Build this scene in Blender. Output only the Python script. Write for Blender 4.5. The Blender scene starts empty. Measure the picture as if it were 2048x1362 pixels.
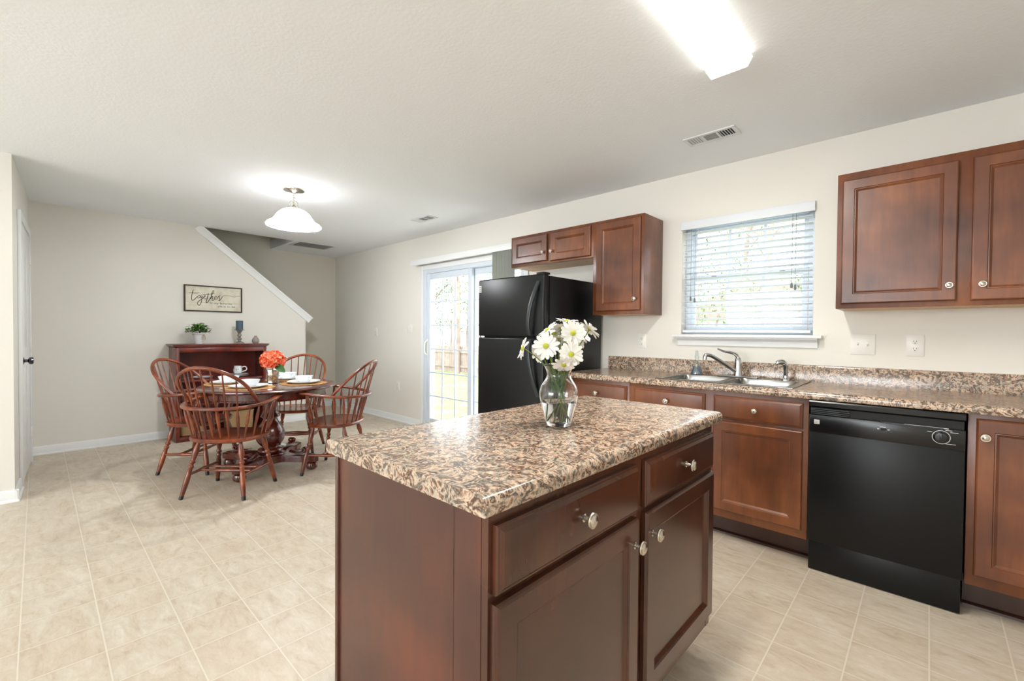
import bpy, bmesh, math, random
from mathutils import Vector, Matrix
R = math.radians
rnd = random.Random(7)
S = bpy.context.scene
C = S.collection

# ------------------------------------------------------------------ camera
W, H = 3.3406, 2.41          # window wall (y), ceiling height
XF, XB = -6.20, -7.10        # dining wall, wall behind the stairs
cam_d = bpy.data.cameras.new('camera'); cam = bpy.data.objects.new('camera', cam_d); C.objects.link(cam)
yaw, pitch, roll = 0.7529, 0.0165, 0.0082
fw = Vector((-math.sin(yaw)*math.cos(pitch), math.cos(yaw)*math.cos(pitch), -math.sin(pitch)))
rt = Vector((math.cos(yaw), math.sin(yaw), 0)); up = rt.cross(fw)
r2 = rt*math.cos(roll)+up*math.sin(roll); u2 = -rt*math.sin(roll)+up*math.cos(roll)
mw = Matrix((r2, u2, -fw)).transposed().to_4x4(); mw.translation = Vector((0, 0, 1.2018))
cam.matrix_world = mw
cam_d.sensor_width = 36; cam_d.lens = 889.4/2048*36; cam_d.clip_start = .02; cam_d.clip_end = 200
S.camera = cam
S.view_settings.view_transform = 'Standard'; S.view_settings.look = 'None'
S.view_settings.gamma = 1; S.view_settings.use_curve_mapping = False
S.view_settings.exposure = 0.34

# ------------------------------------------------------------------ world and lights
wd = bpy.data.worlds.new('world'); S.world = wd; wd.use_nodes = True
bg = wd.node_tree.nodes['Background']; bg.inputs[0].default_value = (.93, .97, 1, 1); bg.inputs[1].default_value = 4.6

def area(name, loc, rot, sx, sy, power, col=(1, 1, 1)):
    l = bpy.data.lights.new(name, 'AREA'); l.shape = 'RECTANGLE'; l.size = sx; l.size_y = sy; l.energy = power; l.color = col
    o = bpy.data.objects.new(name, l); C.objects.link(o); o.location = loc; o.rotation_euler = rot
    return o
# fill lamps added behind the camera, standing in for daylight from unseen openings
area('fill_light_back', (-2.0, -5.55, 1.45), (R(90), 0, 0), 3.6, 1.7, 120, (.93, .97, 1))
area('fill_light_right', (2.5, -3.0, 1.45), (R(90), 0, R(90)), 1.7, 1.6, 6, (1, .98, .95))
# portals guide the sky light through the sliding door and the kitchen window
for nm, loc, sx, sy in (('portal_sliding_door', (-3.81, W+.16, 1.0), 1.7, 1.98), ('portal_kitchen_window', (-.952, W+.16, 1.62), .84, .84)):
    o = area(nm, loc, (R(-90), 0, 0), sx, sy, 1); o.data.cycles.is_portal = True

# ------------------------------------------------------------------ materials
def rgb(r, g, b):
    f = lambda c: (c/255/12.92) if c/255 <= .04045 else ((c/255+.055)/1.055)**2.4
    return (f(r), f(g), f(b), 1)
def mat(name, col, rough=.5, metal=0, **k):
    m = bpy.data.materials.new(name); m.use_nodes = True
    b = m.node_tree.nodes['Principled BSDF']
    b.inputs['Base Color'].default_value = col; b.inputs['Roughness'].default_value = rough; b.inputs['Metallic'].default_value = metal
    for kk, v in k.items(): b.inputs[kk.replace('_', ' ')].default_value = v
    return m
class NT:
    def __init__(s, m): s.t = m.node_tree; s.b = s.t.nodes['Principled BSDF']; s.n = s.t.nodes; s.c = s.n.new('ShaderNodeTexCoord')
    def new(s, t, **k):
        n = s.n.new(t)
        for a, v in k.items(): setattr(n, a, v)
        return n
    def link(s, a, b): s.t.links.new(a, b)
    def mapping(s, scale=(1, 1, 1), rot=(0, 0, 0), loc=(0, 0, 0)):
        n = s.new('ShaderNodeMapping'); n.inputs['Scale'].default_value = scale; n.inputs['Rotation'].default_value = rot; n.inputs['Location'].default_value = loc
        s.link(s.c.outputs['Object'], n.inputs[0]); return n.outputs[0]
    def noise(s, vec, scale, detail=3, rough=.5, dist=0):
        n = s.new('ShaderNodeTexNoise'); n.inputs['Scale'].default_value = scale; n.inputs['Detail'].default_value = detail
        n.inputs['Roughness'].default_value = rough; n.inputs['Distortion'].default_value = dist; s.link(vec, n.inputs['Vector']); return n.outputs['Fac']
    def ramp(s, fac, stops, interp='LINEAR'):
        n = s.new('ShaderNodeValToRGB'); n.color_ramp.interpolation = interp
        e = n.color_ramp.elements
        while len(e) < len(stops): e.new(.5)
        for i, (p, c) in enumerate(stops): e[i].position = p; e[i].color = c
        s.link(fac, n.inputs[0]); return n.outputs[0]
    def mix(s, fac, a, b, mode='MIX'):
        n = s.new('ShaderNodeMix', data_type='RGBA', blend_type=mode)
        for i, v in ((0, fac), (6, a), (7, b)):
            if hasattr(v, 'is_linked'): s.link(v, n.inputs[i])
            else: n.inputs[i].default_value = v
        return n.outputs[2]
    def math(s, op, a, b=0.0, c=None):
        n = s.new('ShaderNodeMath', operation=op)
        for i, v in enumerate((a, b) if c is None else (a, b, c)):
            if hasattr(v, 'is_linked'): s.link(v, n.inputs[i])
            else: n.inputs[i].default_value = v
        return n.outputs[0]
    def bump(s, h, strength=.2, dist=.01):
        n = s.new('ShaderNodeBump'); n.inputs['Strength'].default_value = strength; n.inputs['Distance'].default_value = dist
        s.link(h, n.inputs['Height']); s.link(n.outputs[0], s.b.inputs['Normal'])
    def color(s, c): s.link(c, s.b.inputs['Base Color'])

def painted(name, col, rough=.7, bscale=140, bstr=.12):
    m = mat(name, col, rough); t = NT(m); v = t.mapping()
    t.bump(t.noise(v, bscale, 3), bstr, .004); return m
M = {}
M['wall'] = painted('wall_paint', rgb(230, 227, 219), .8)
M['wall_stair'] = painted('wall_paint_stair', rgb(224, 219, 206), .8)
M['ceiling'] = painted('ceiling_paint', rgb(243, 247, 250), .9, 60, .26)
M['trim'] = mat('trim_paint', rgb(236, 238, 238), .35)
M['vinyl'] = mat('white_vinyl', rgb(212, 221, 231), .4)
M['plastic'] = mat('white_plastic', rgb(236, 234, 228), .3)
M['slot'] = mat('dark_slot', rgb(40, 36, 34), .6)

def wood(name, dark, mid, light, rough=.3, grain=(1, 1, .12), gscale=30, blotch=3.2, coat=.25, spec=.5):
    m = mat(name, mid, rough, Coat_Weight=coat, Coat_Roughness=.22); t = NT(m)
    b = t.noise(t.mapping(), blotch, 3, .5, .15); g = t.noise(t.mapping(scale=grain), gscale, 4, .6, .3)
    f = t.math('ADD', t.math('MULTIPLY', b, .75), t.math('MULTIPLY', g, .25))
    t.color(t.ramp(f, [(.30, dark), (.5, mid), (.70, light)])); t.bump(g, .03, .002)
    m.node_tree.nodes['Principled BSDF'].inputs['Specular IOR Level'].default_value = spec
    return m
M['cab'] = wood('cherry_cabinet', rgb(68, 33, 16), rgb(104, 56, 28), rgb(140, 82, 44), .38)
M['cab_island'] = wood('cherry_island_shaded', rgb(52, 27, 17), rgb(76, 41, 25), rgb(98, 54, 33), .26, coat=.3)  # same cherry as the cabinets, darkened in colour for the island's shaded side
M['cab_end'] = wood('cherry_end_panel_shaded', rgb(62, 32, 25), rgb(80, 42, 31), rgb(108, 52, 34), .34)  # end panel gets less light; that shade is put into this darker cherry
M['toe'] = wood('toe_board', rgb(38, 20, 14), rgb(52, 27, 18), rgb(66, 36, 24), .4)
M['cab_under'] = wood('cabinet_underside', rgb(190, 140, 80), rgb(208, 160, 98), rgb(220, 176, 118), .5)
M['chair'] = wood('chair_wood', rgb(66, 24, 9), rgb(108, 45, 16), rgb(156, 76, 30), .28, gscale=50, blotch=9, coat=.35)
M['table'] = wood('table_wood', rgb(50, 14, 9), rgb(78, 24, 14), rgb(106, 38, 22), .16, gscale=40, blotch=6, coat=.7)
M['hutch'] = wood('bookcase_wood', rgb(72, 18, 12), rgb(98, 28, 17), rgb(126, 42, 24), .3, gscale=40, blotch=5)
M['tip'] = mat('black_tip', rgb(22, 18, 18), .5)

def laminate():
    m = mat('granite_laminate', rgb(160, 130, 110), .17, Specular_IOR_Level=.65); t = NT(m)
    v = t.mapping(scale=(1, 1, 1), rot=(.3, .2, .5))
    big = t.noise(v, 26, 2, .55, 1.6); fine = t.noise(t.mapping(rot=(0, .4, 1.1)), 120, 3, .6, 1.0)
    f = t.math('PINGPONG', t.math('ADD', t.math('MULTIPLY', big, 7.5), t.math('MULTIPLY', fine, 1.8)), 1.0)
    c = t.ramp(f, [(.0, rgb(66, 48, 40)), (.14, rgb(100, 76, 62)), (.34, rgb(148, 118, 97)), (.60, rgb(178, 148, 125)), (.84, rgb(200, 172, 148)), (1.0, rgb(222, 200, 176))])
    g = t.ramp(f, [(.0, rgb(74, 66, 58)), (.3, rgb(122, 112, 101)), (.6, rgb(154, 141, 126)), (1.0, rgb(192, 176, 157))])
    sel = t.noise(t.mapping(loc=(3, 1, 2)), 40, 3, .6, 1.5)
    c1 = t.mix(t.ramp(sel, [(.45, (0, 0, 0, 1)), (.56, (1, 1, 1, 1))]), c, g)
    sp = t.noise(t.mapping(loc=(7, 5, 1)), 60, 3, .6, 2.0)
    t.color(t.mix(t.ramp(sp, [(.60, (0, 0, 0, 1)), (.66, (.8, .8, .8, 1))]), c1, rgb(84, 60, 48))); return m
M['laminate'] = laminate()

def floor_mat():
    m = mat('stone_vinyl_floor', rgb(205, 195, 180), .42); t = NT(m)
    P = .2247; x0, y0 = -.1, .255
    sep = t.new('ShaderNodeSeparateXYZ'); t.link(t.c.outputs['Object'], sep.inputs[0])
    def cell(o, off):
        a = t.math('DIVIDE', t.math('SUBTRACT', o, off), P)
        return t.math('FRACT', a), t.math('FLOOR', a)
    fx, ix = cell(sep.outputs[0], x0); fy, iy = cell(sep.outputs[1], y0)
    def edge(f): return t.math('MINIMUM', f, t.math('SUBTRACT', 1.0, f))
    ex, ey = edge(fx), edge(fy)
    e = t.math('MINIMUM', ex, ey)
    g = t.new('ShaderNodeMapRange'); g.inputs['From Min'].default_value = .007; g.inputs['From Max'].default_value = .014
    t.link(e, g.inputs['Value']); grout = g.outputs[0]      # 0 in grout, 1 in tile
    g2 = t.new('ShaderNodeMapRange'); g2.inputs['From Min'].default_value = .0; g2.inputs['From Max'].default_value = .09
    t.link(e, g2.inputs['Value'])
    wn = t.new('ShaderNodeTexWhiteNoise', noise_dimensions='2D'); cb = t.new('ShaderNodeCombineXYZ')
    t.link(ix, cb.inputs[0]); t.link(iy, cb.inputs[1]); t.link(cb.outputs[0], wn.inputs['Vector'])
    # per-tile offset of the slate pattern
    off = t.new('ShaderNodeVectorMath', operation='SCALE'); t.link(wn.outputs['Color'], off.inputs[0]); off.inputs['Scale'].default_value = 3.0
    mp = t.mapping(scale=(1.0, 2.6, 1), rot=(0, 0, R(-28)))
    add = t.new('ShaderNodeVectorMath', operation='ADD'); t.link(mp, add.inputs[0]); t.link(off.outputs[0], add.inputs[1])
    n1 = t.noise(add.outputs[0], 5.0, 6, .62, 1.2); n2 = t.noise(add.outputs[0], 17, 5, .65, 1.6)
    f = t.math('ADD', t.math('MULTIPLY', n1, .65), t.math('MULTIPLY', n2, .35))
    c = t.ramp(f, [(.34, rgb(182, 166, 144)), (.45, rgb(201, 188, 168)), (.56, rgb(210, 200, 183)), (.70, rgb(222, 214, 200))])
    tint = t.mix(t.math('MULTIPLY', wn.outputs['Value'], .22), c, rgb(196, 172, 146))
    shade = t.mix(g2.outputs[0], rgb(192, 176, 154), tint); shade = t.mix(.65, shade, tint)
    t.color(t.mix(grout, rgb(220, 211, 196), shade))
    h = t.math('ADD', t.math('MULTIPLY', n2, .35), t.math('MULTIPLY', grout, .6)); t.bump(h, .15, .004)
    return m
M['floor'] = floor_mat()
M['nickel'] = mat('satin_nickel', rgb(205, 198, 186), .22, 1)
M['chrome'] = mat('chrome', rgb(200, 202, 205), .08, 1)
M['steel'] = mat('stainless_steel', rgb(158, 158, 155), .24, 1)
M['bronze'] = mat('dark_knob_metal', rgb(90, 92, 94), .25, 1)
M['black'] = mat('black_appliance', rgb(8, 10, 12), .34, Specular_IOR_Level=.32)
t = NT(M['black']); t.bump(t.noise(t.mapping(), 420, 2), .12, .002)
M['blackglossy'] = mat('black_gloss_panel', rgb(10, 11, 13), .25)
M['blackdeep'] = mat('black_recess', rgb(5, 5, 6), .6)
M['grey_handle'] = mat('fridge_handle_plastic', rgb(42, 47, 50), .35)
M['silver_print'] = mat('silver_print', rgb(200, 200, 200), .4)
M['ceramic'] = mat('white_ceramic', rgb(234, 238, 240), .15, Coat_Weight=.3)
M['ceramic_dark'] = mat('plate_underside', rgb(196, 206, 206), .25)
M['vase_mercury'] = mat('mercury_glass', rgb(190, 180, 165), .18, .85)
t = NT(M['vase_mercury']); t.color(t.ramp(t.noise(t.mapping(), 26, 4, .7), [(.35, rgb(120, 104, 84)), (.6, rgb(214, 208, 198))]))
M['petal_white'] = mat('daisy_petal', rgb(228, 225, 218), .55, Subsurface_Weight=.0)
M['daisy_eye'] = mat('daisy_eye', rgb(172, 176, 44), .7)
M['stem'] = mat('green_stem', rgb(92, 122, 48), .5)
M['leaf'] = mat('green_leaf', rgb(58, 98, 34), .5)
M['leaf_dark'] = mat('dark_green_leaf', rgb(38, 82, 26), .5)
M['leaf_bright'] = mat('bright_green_leaf', rgb(98, 160, 44), .5)
M['coral'] = mat('coral_petal', rgb(238, 104, 66), .6)
M['coral_light'] = mat('light_coral_petal', rgb(250, 156, 118), .6)
M['candle'] = mat('blue_grey_wax', rgb(58, 82, 100), .4)
M['pewter'] = mat('weathered_pewter', rgb(132, 128, 122), .5, .35)
t = NT(M['pewter']); t.color(t.ramp(t.noise(t.mapping(), 60, 4, .7), [(.38, rgb(92, 88, 84)), (.62, rgb(176, 172, 164))]))
M['stoneware'] = mat('grey_glazed_pot', rgb(150, 142, 138), .25)
M['galv'] = mat('white_enamel_pot', rgb(228, 230, 232), .4)
M['twine'] = mat('natural_twine', rgb(178, 160, 134), .9)
M['soil'] = mat('potting_soil', rgb(40, 30, 22), .95)
def woven(name, a, b, s=90):
    m = mat(name, a, .85); t = NT(m); n = t.new('ShaderNodeTexWave', wave_type='BANDS', bands_direction='DIAGONAL'); n.inputs['Scale'].default_value = s
    n.inputs['Distortion'].default_value = 4; n.inputs['Detail'].default_value = 2; t.link(t.mapping(), n.inputs['Vector'])
    t.color(t.ramp(n.outputs['Fac'], [(.2, a), (.8, b)])); t.bump(n.outputs['Fac'], .6, .004); return m
M['mat'] = woven('woven_seagrass', rgb(150, 104, 56), rgb(204, 156, 98), 60)
M['basket'] = woven('basket_weave', rgb(138, 108, 70), rgb(190, 160, 116), 50)
M['blind'] = mat('blind_slat', rgb(228, 234, 240), .5)
def panel_glass(name='pane_glass', gl=.07, tint=(1, 1, 1, 1)):
    m = bpy.data.materials.new(name); m.use_nodes = True; n = m.node_tree.nodes; n.clear()
    o = n.new('ShaderNodeOutputMaterial'); tr = n.new('ShaderNodeBsdfTransparent'); g = n.new('ShaderNodeBsdfGlossy'); mx = n.new('ShaderNodeMixShader')
    tr.inputs[0].default_value = tint
    g.inputs['Roughness'].default_value = .02; mx.inputs[0].default_value = gl
    m.node_tree.links.new(tr.outputs[0], mx.inputs[1]); m.node_tree.links.new(g.outputs[0], mx.inputs[2]); m.node_tree.links.new(mx.outputs[0], o.inputs[0])
    return m
M['pane'] = panel_glass()
M['glass'] = mat('clear_glass', (1, 1, 1, 1), .0, 0, Transmission_Weight=1.0, IOR=1.45)
M['water'] = mat('water', (.93, .97, 1, 1), .0, 0, Transmission_Weight=1.0, IOR=1.33)
M['soap'] = mat('blue_soap', rgb(120, 138, 150), .2, 0, Transmission_Weight=.3, IOR=1.2)
M['clear_plastic'] = panel_glass('clear_plastic', .16, (.92, .95, .97, 1))
def emit(name, col, st):
    m = mat(name, col, .5); b = m.node_tree.nodes['Principled BSDF']
    b.inputs['Emission Color'].default_value = col; b.inputs['Emission Strength'].default_value = st; return m
M['tube'] = emit('fluorescent_lens', (1, .975, .93, 1), 2.3)
M['tube_core'] = emit('fluorescent_tube', (1, .98, .95, 1), 18)
def frosted():
    m = bpy.data.materials.new('frosted_shade'); m.use_nodes = True; n = m.node_tree.nodes; L = m.node_tree.links; n.clear()
    o = n.new('ShaderNodeOutputMaterial'); tr = n.new('ShaderNodeBsdfTransparent'); tl = n.new('ShaderNodeBsdfTranslucent'); df = n.new('ShaderNodeBsdfDiffuse'); em = n.new('ShaderNodeEmission')
    em.inputs[0].default_value = (1, .99, .98, 1); em.inputs[1].default_value = .22
    m1, m2, ad = n.new('ShaderNodeMixShader'), n.new('ShaderNodeMixShader'), n.new('ShaderNodeAddShader'); m1.inputs[0].default_value = .45; m2.inputs[0].default_value = .84
    L.new(tl.outputs[0], m1.inputs[1]); L.new(df.outputs[0], m1.inputs[2]); L.new(tr.outputs[0], m2.inputs[1]); L.new(m1.outputs[0], m2.inputs[2])
    L.new(m2.outputs[0], ad.inputs[0]); L.new(em.outputs[0], ad.inputs[1]); L.new(ad.outputs[0], o.inputs[0]); return m
M['shade'] = frosted()
M['bulb'] = emit('lamp_bulb', (1, .97, .92, 1), 9)
M['vent'] = mat('vent_enamel', rgb(222, 224, 224), .5)
M['vent_dark'] = mat('vent_dark', rgb(58, 66, 72), .7)
M['vent_grey'] = mat('vent_grey', rgb(120, 128, 128), .7)
M['vblind'] = mat('vertical_vane', rgb(196, 200, 192), .6)
M['board'] = wood('whitewashed_planks', rgb(196, 188, 168), rgb(222, 216, 198), rgb(234, 230, 214), .7, grain=(.1, .1, 1), gscale=40, blotch=9, coat=0)
M['signframe'] = mat('dark_wood_frame', rgb(52, 38, 24), .6)
M['ink'] = mat('black_ink', rgb(30, 30, 28), .7)
M['ink_grey'] = mat('grey_ink', rgb(104, 104, 98), .7)
M['carpet'] = mat('stair_carpet', rgb(170, 160, 144), .95)
def ground():
    m = mat('lawn_grass', rgb(150, 165, 100), .9); t = NT(m)
    t.color(t.ramp(t.noise(t.mapping(), 1.6, 6, .7), [(.35, rgb(158, 150, 122)), (.5, rgb(134, 142, 98)), (.7, rgb(108, 126, 76))])); return m
M['lawn'] = ground()
M['fence'] = wood('fence_boards', rgb(138, 124, 114), rgb(156, 142, 132), rgb(172, 160, 150), .8, coat=0)
M['bark'] = wood('tree_bark', rgb(130, 118, 108), rgb(156, 144, 134), rgb(182, 170, 160), .9, coat=0)
M['foliage'] = mat('yard_foliage', rgb(84, 124, 66), .8)
M['foliage2'] = mat('yard_foliage_pale', rgb(118, 150, 98), .8)
M['siding'] = mat('house_siding', rgb(214, 214, 210), .8)
M['roof'] = mat('house_roof', rgb(150, 138, 132), .9)

# ------------------------------------------------------------------ helpers
def V(*a): return Vector(a)
def box(bm, lo, hi, bev=0, seg=2, m=None):
    lo, hi = Vector(lo), Vector(hi)
    d = bmesh.ops.create_cube(bm, size=1, matrix=Matrix.Translation((lo+hi)/2) @ Matrix.Diagonal((*(hi-lo), 1)))
    vs = d['verts']
    if bev:
        es = list({e for v in vs for e in v.link_edges})
        r = bmesh.ops.bevel(bm, geom=es, offset=bev, segments=seg, affect='EDGES', profile=.5)
        vs = list({v for f in r['faces'] for v in f.verts} | {v for v in vs if v.is_valid})
    if m is not None: bmesh.ops.transform(bm, matrix=m, verts=[v for v in vs if v.is_valid])
    return vs
def smooth(pts, n=6, closed=False):
    P = [Vector(p) for p in pts]; out = []; N = len(P)
    for i in range(N if closed else N-1):
        if closed: a, b, c, d = P[(i-1) % N], P[i], P[(i+1) % N], P[(i+2) % N]
        else: a, b, c, d = P[max(i-1, 0)], P[i], P[i+1], P[min(i+2, N-1)]
        for k in range(n):
            t = k/n
            out.append(.5*((2*b)+(c-a)*t+(2*a-5*b+4*c-d)*t*t+(3*b-a-3*c+d)*t**3))
    if not closed: out.append(P[-1])
    return out
def sweep(bm, pts, rx, ry=None, seg=8, upv=None, closed=False, power=2.0):
    """tube along pts; rx across, ry along up; scalars or lists"""
    P = [Vector(p) for p in pts]; n = len(P)
    if ry is None: ry = rx
    f = lambda r, i: r[i] if isinstance(r, (list, tuple)) else r
    rings = []; side = None
    for i in range(n):
        if closed: t = P[(i+1) % n]-P[i-1]
        else: t = P[min(i+1, n-1)]-P[max(i-1, 0)]
        t = t.normalized() if t.length > 1e-9 else Vector((0, 0, 1))
        if upv is not None:
            s = t.cross(Vector(upv))
            s = s.normalized() if s.length > 1e-4 else side
        elif side is None:
            ref = Vector((0, 0, 1)) if abs(t.z) < .9 else Vector((1, 0, 0)); s = t.cross(ref).normalized()
        else:
            s = (side-t*side.dot(t)).normalized()
        side = s; u = s.cross(t).normalized()
        ring = []
        for k in range(seg):
            a = 2*math.pi*k/seg; c, sn = math.cos(a), math.sin(a)
            if power != 2: 
                c = math.copysign(abs(c)**(2/power), c); sn = math.copysign(abs(sn)**(2/power), sn)
            ring.append(bm.verts.new(P[i]+s*c*f(rx, i)+u*sn*f(ry, i)))
        rings.append(ring)
    for i in range(n if closed else n-1):
        A, B = rings[i], rings[(i+1) % n]
        for k in range(seg): bm.faces.new((A[k], A[(k+1) % seg], B[(k+1) % seg], B[k]))
    if not closed:
        bm.faces.new(rings[0][::-1]); bm.faces.new(rings[-1])
def lathe(bm, prof, seg=24, m=None, caps=True):
    """prof: list of (r,z); axis z"""
    m = m or Matrix.Identity(4); rings = []
    for r, z in prof:
        if r < 1e-5: rings.append([bm.verts.new(m @ Vector((0, 0, z)))])
        else: rings.append([bm.verts.new(m @ Vector((r*math.cos(2*math.pi*k/seg), r*math.sin(2*math.pi*k/seg), z))) for k in range(seg)])
    for A, B in zip(rings, rings[1:]):
        for k in range(seg):
            k2 = (k+1) % seg
            if len(A) == 1 and len(B) == 1: continue
            if len(A) == 1: bm.faces.new((A[0], B[k2], B[k]))
            elif len(B) == 1: bm.faces.new((A[k], A[k2], B[0]))
            else: bm.faces.new((A[k], A[k2], B[k2], B[k]))
    if caps:
        if len(rings[0]) > 1: bm.faces.new(rings[0][::-1])
        if len(rings[-1]) > 1: bm.faces.new(rings[-1])
def T(x, y, z): return Matrix.Translation((x, y, z))
def axis_m(o, n):
    """matrix taking z axis to n at origin o"""
    return Matrix.Translation(Vector(o)) @ Vector((0, 0, 1)).rotation_difference(Vector(n).normalized()).to_matrix().to_4x4()
def turned(bm, a, b, prof, seg=10):
    """lathe between points a and b; prof (t,r)"""
    a, b = Vector(a), Vector(b); L = (b-a).length
    lathe(bm, [(r, t*L) for t, r in prof], seg, axis_m(a, b-a))
def extrude(bm, poly, o, u, v, n, d):
    """closed polygon (u,v) extruded by d along n"""
    o, u, v, n = Vector(o), Vector(u), Vector(v), Vector(n)
    A = [bm.verts.new(o+u*p[0]+v*p[1]) for p in poly]; B = [bm.verts.new(q.co+n*d) for q in A]
    k = len(A); bm.faces.new(A[::-1]); bm.faces.new(B)
    for i in range(k): bm.faces.new((A[i], A[(i+1) % k], B[(i+1) % k], B[i]))
def panel(bm, o, u, v, n, w, h, prof):
    o, u, v, n = Vector(o), Vector(u), Vector(v), Vector(n); rings = []
    for ins, ht in prof:
        rings.append([bm.verts.new(o+u*a+v*b+n*ht) for a, b in ((ins, ins), (w-ins, ins), (w-ins, h-ins), (ins, h-ins))])
    for A, B in zip(rings, rings[1:]):
        for k in range(4): bm.faces.new((A[k], A[(k+1) % 4], B[(k+1) % 4], B[k]))
    bm.faces.new(rings[-1]); bm.faces.new(rings[0][::-1])
DOOR = [(0, 0), (0, .012), (.003, .017), (.007, .020), (.052, .020), (.055, .016), (.058, .0165), (.066, .010), (.068, .009)]
SLAB = [(0, 0), (0, .010), (.003, .013), (.006, .013), (.014, .019), (.018, .020)]

def base_of(bm):
    xs = [v.co.x for v in bm.verts]; ys = [v.co.y for v in bm.verts]; zs = [v.co.z for v in bm.verts]
    return Vector(((min(xs)+max(xs))/2, (min(ys)+max(ys))/2, min(zs)))
def obj(name, bm, m, parent=None, angle=35, label=None):
    off = Vector((0, 0, 0)); p = parent
    while p: off += p.location; p = p.parent
    o_loc = Vector((0, 0, 0))
    if parent is None: o_loc = base_of(bm); off = o_loc
    bmesh.ops.translate(bm, vec=-off, verts=bm.verts)
    bmesh.ops.recalc_face_normals(bm, faces=bm.faces)
    me = bpy.data.meshes.new(name); bm.to_mesh(me); bm.free()
    for pl in me.polygons: pl.use_smooth = True
    me.set_sharp_from_angle(angle=R(angle))
    for mm in (m if isinstance(m, (list, tuple)) else [m]): me.materials.append(mm)
    o = bpy.data.objects.new(name, me); C.objects.link(o); o.location = o_loc
    if parent: o.parent = parent
    if label: o['label'] = label
    return o
def tag(o, label=None, cat=None, group=None, kind=None):
    if label: o['label'] = label
    if cat: o['category'] = cat
    if group: o['group'] = group
    if kind: o['kind'] = kind
    return o
def thing(name, label, cat, loc, group=None):
    o = bpy.data.objects.new(name, None); C.objects.link(o); o.location = loc; o.empty_display_size = .1
    return tag(o, label, cat, group)
def struct(name, bm, m, parent=None):
    o = obj(name, bm, m, parent)
    if not parent: o['kind'] = 'structure'
    return o
def NB(): return bmesh.new()
def copy_tree(o, parent=None):
    c = o.copy(); C.objects.link(c); c.parent = parent
    for ch in list(o.children): copy_tree(ch, c)
    return c
def boxobj(name, lo, hi, m, parent=None, bev=0, **k):
    b = NB(); box(b, lo, hi, bev); return obj(name, b, m, parent, **k)

# ------------------------------------------------------------------ room shell
X1, Y0 = 1.40, -5.7          # right wall, wall behind the camera
WT = .14
b = NB(); box(b, (XB-.2, Y0-.2, -.1), (2.6, W+WT, 0)); struct('floor', b, M['floor'])
# ceiling, with the stairwell left open beyond the dining wall
b = NB()
box(b, (XF, Y0-.1, H), (2.6, W+WT, H+.12)); box(b, (XB-.1, 2.35, H), (XF, W+WT, H+.12))
struct('ceiling', b, M['ceiling'])
# window wall with openings (sliding door, kitchen window)
DX0, DX1, DZ = -4.66, -2.96, 1.985
WX0, WX1, WZ0, WZ1 = -1.372, -.533, 1.205, 2.040
b = NB()
for lo, hi in (((XB-.1, 0), (DX0, H)), ((DX0, DZ), (DX1, H)), ((DX1, 0), (WX0, H)), ((WX0, 0), (WX1, WZ0)), ((WX0, WZ1), (WX1, H)), ((WX1, 0), (X1+.14, H))):
    box(b, (lo[0], W, lo[1]), (hi[0], W+WT, hi[1]))
bmesh.ops.remove_doubles(b, verts=b.verts, dist=1e-5)
struct('wall_window', b, M['wall'])
# dining wall with the sloped stair half wall
b = NB()
slope = (2.385-1.425)/(2.492-1.309)
extrude(b, [(-.35, 0), (2.492, 0), (2.492, 1.40), (1.309, 2.36), (1.309, H), (-.35, H)], (XF-.12, 0, 0), (0, 1, 0), (0, 0, 1), (1, 0, 0), .12)
struct('wall_dining', b, M['wall'])
# sloped cap on the half wall
b = NB()
a0, a1 = V(XF-.06, 2.575, 1.372), V(XF-.06, 1.285, 1.372+1.29*slope)
d = (a1-a0).normalized(); nrm = V(0, -d.z, d.y); nrm = -nrm if nrm.z < 0 else nrm
extrude(b, [(-.09, 0), (.09, 0), (.09, .022), (-.09, .022)], a0, (1, 0, 0), nrm, d, (a1-a0).length)
extrude(b, [(.060, -.065), (.075, -.060), (.078, -.02), (.086, 0), (.060, 0)], a0, (1, 0, 0), nrm, d, (a1-a0).length)
struct('trim_1', b, M['trim'])
b = NB(); box(b, (XF-.13, 2.488, .0), (XF+.004, 2.498, 1.39)); struct('trim_2', b, M['wall'])
# stairwell walls going up
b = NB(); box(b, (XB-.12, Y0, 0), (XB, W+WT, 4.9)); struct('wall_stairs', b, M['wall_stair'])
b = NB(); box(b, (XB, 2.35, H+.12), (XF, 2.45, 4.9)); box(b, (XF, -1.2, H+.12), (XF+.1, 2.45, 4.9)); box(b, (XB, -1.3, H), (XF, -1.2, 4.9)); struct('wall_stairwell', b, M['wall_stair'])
b = NB(); box(b, (XB, -1.3, 4.9), (XF+.1, 2.45, 5.0)); struct('ceiling_stairwell', b, M['ceiling'])
b = NB()
for k in range(13):
    y1 = 2.40-.245*k; box(b, (XB+.001, y1-.27, 0 if k == 0 else .2*k-.02), (XF-.121, y1, .2*(k+1)), .008)
o = struct('stairs', b, M['carpet'])
# left wall block with the closet door
NX, NY, FY = -4.64, -.115, -.045
b = NB()
extrude(b, [(XF-.05, FY), (NX, NY), (NX, Y0), (NX-.12, Y0), (NX-.12, NY-.12), (XF-.05, FY-.14)], (0, 0, 0), (1, 0, 0), (0, 1, 0), (0, 0, 1), H)
struct('wall_left', b, M['wall'])
b = NB(); box(b, (X1, -.6, 0), (X1+.12, W+WT, H)); struct('wall_right', b, M['wall'])
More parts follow.
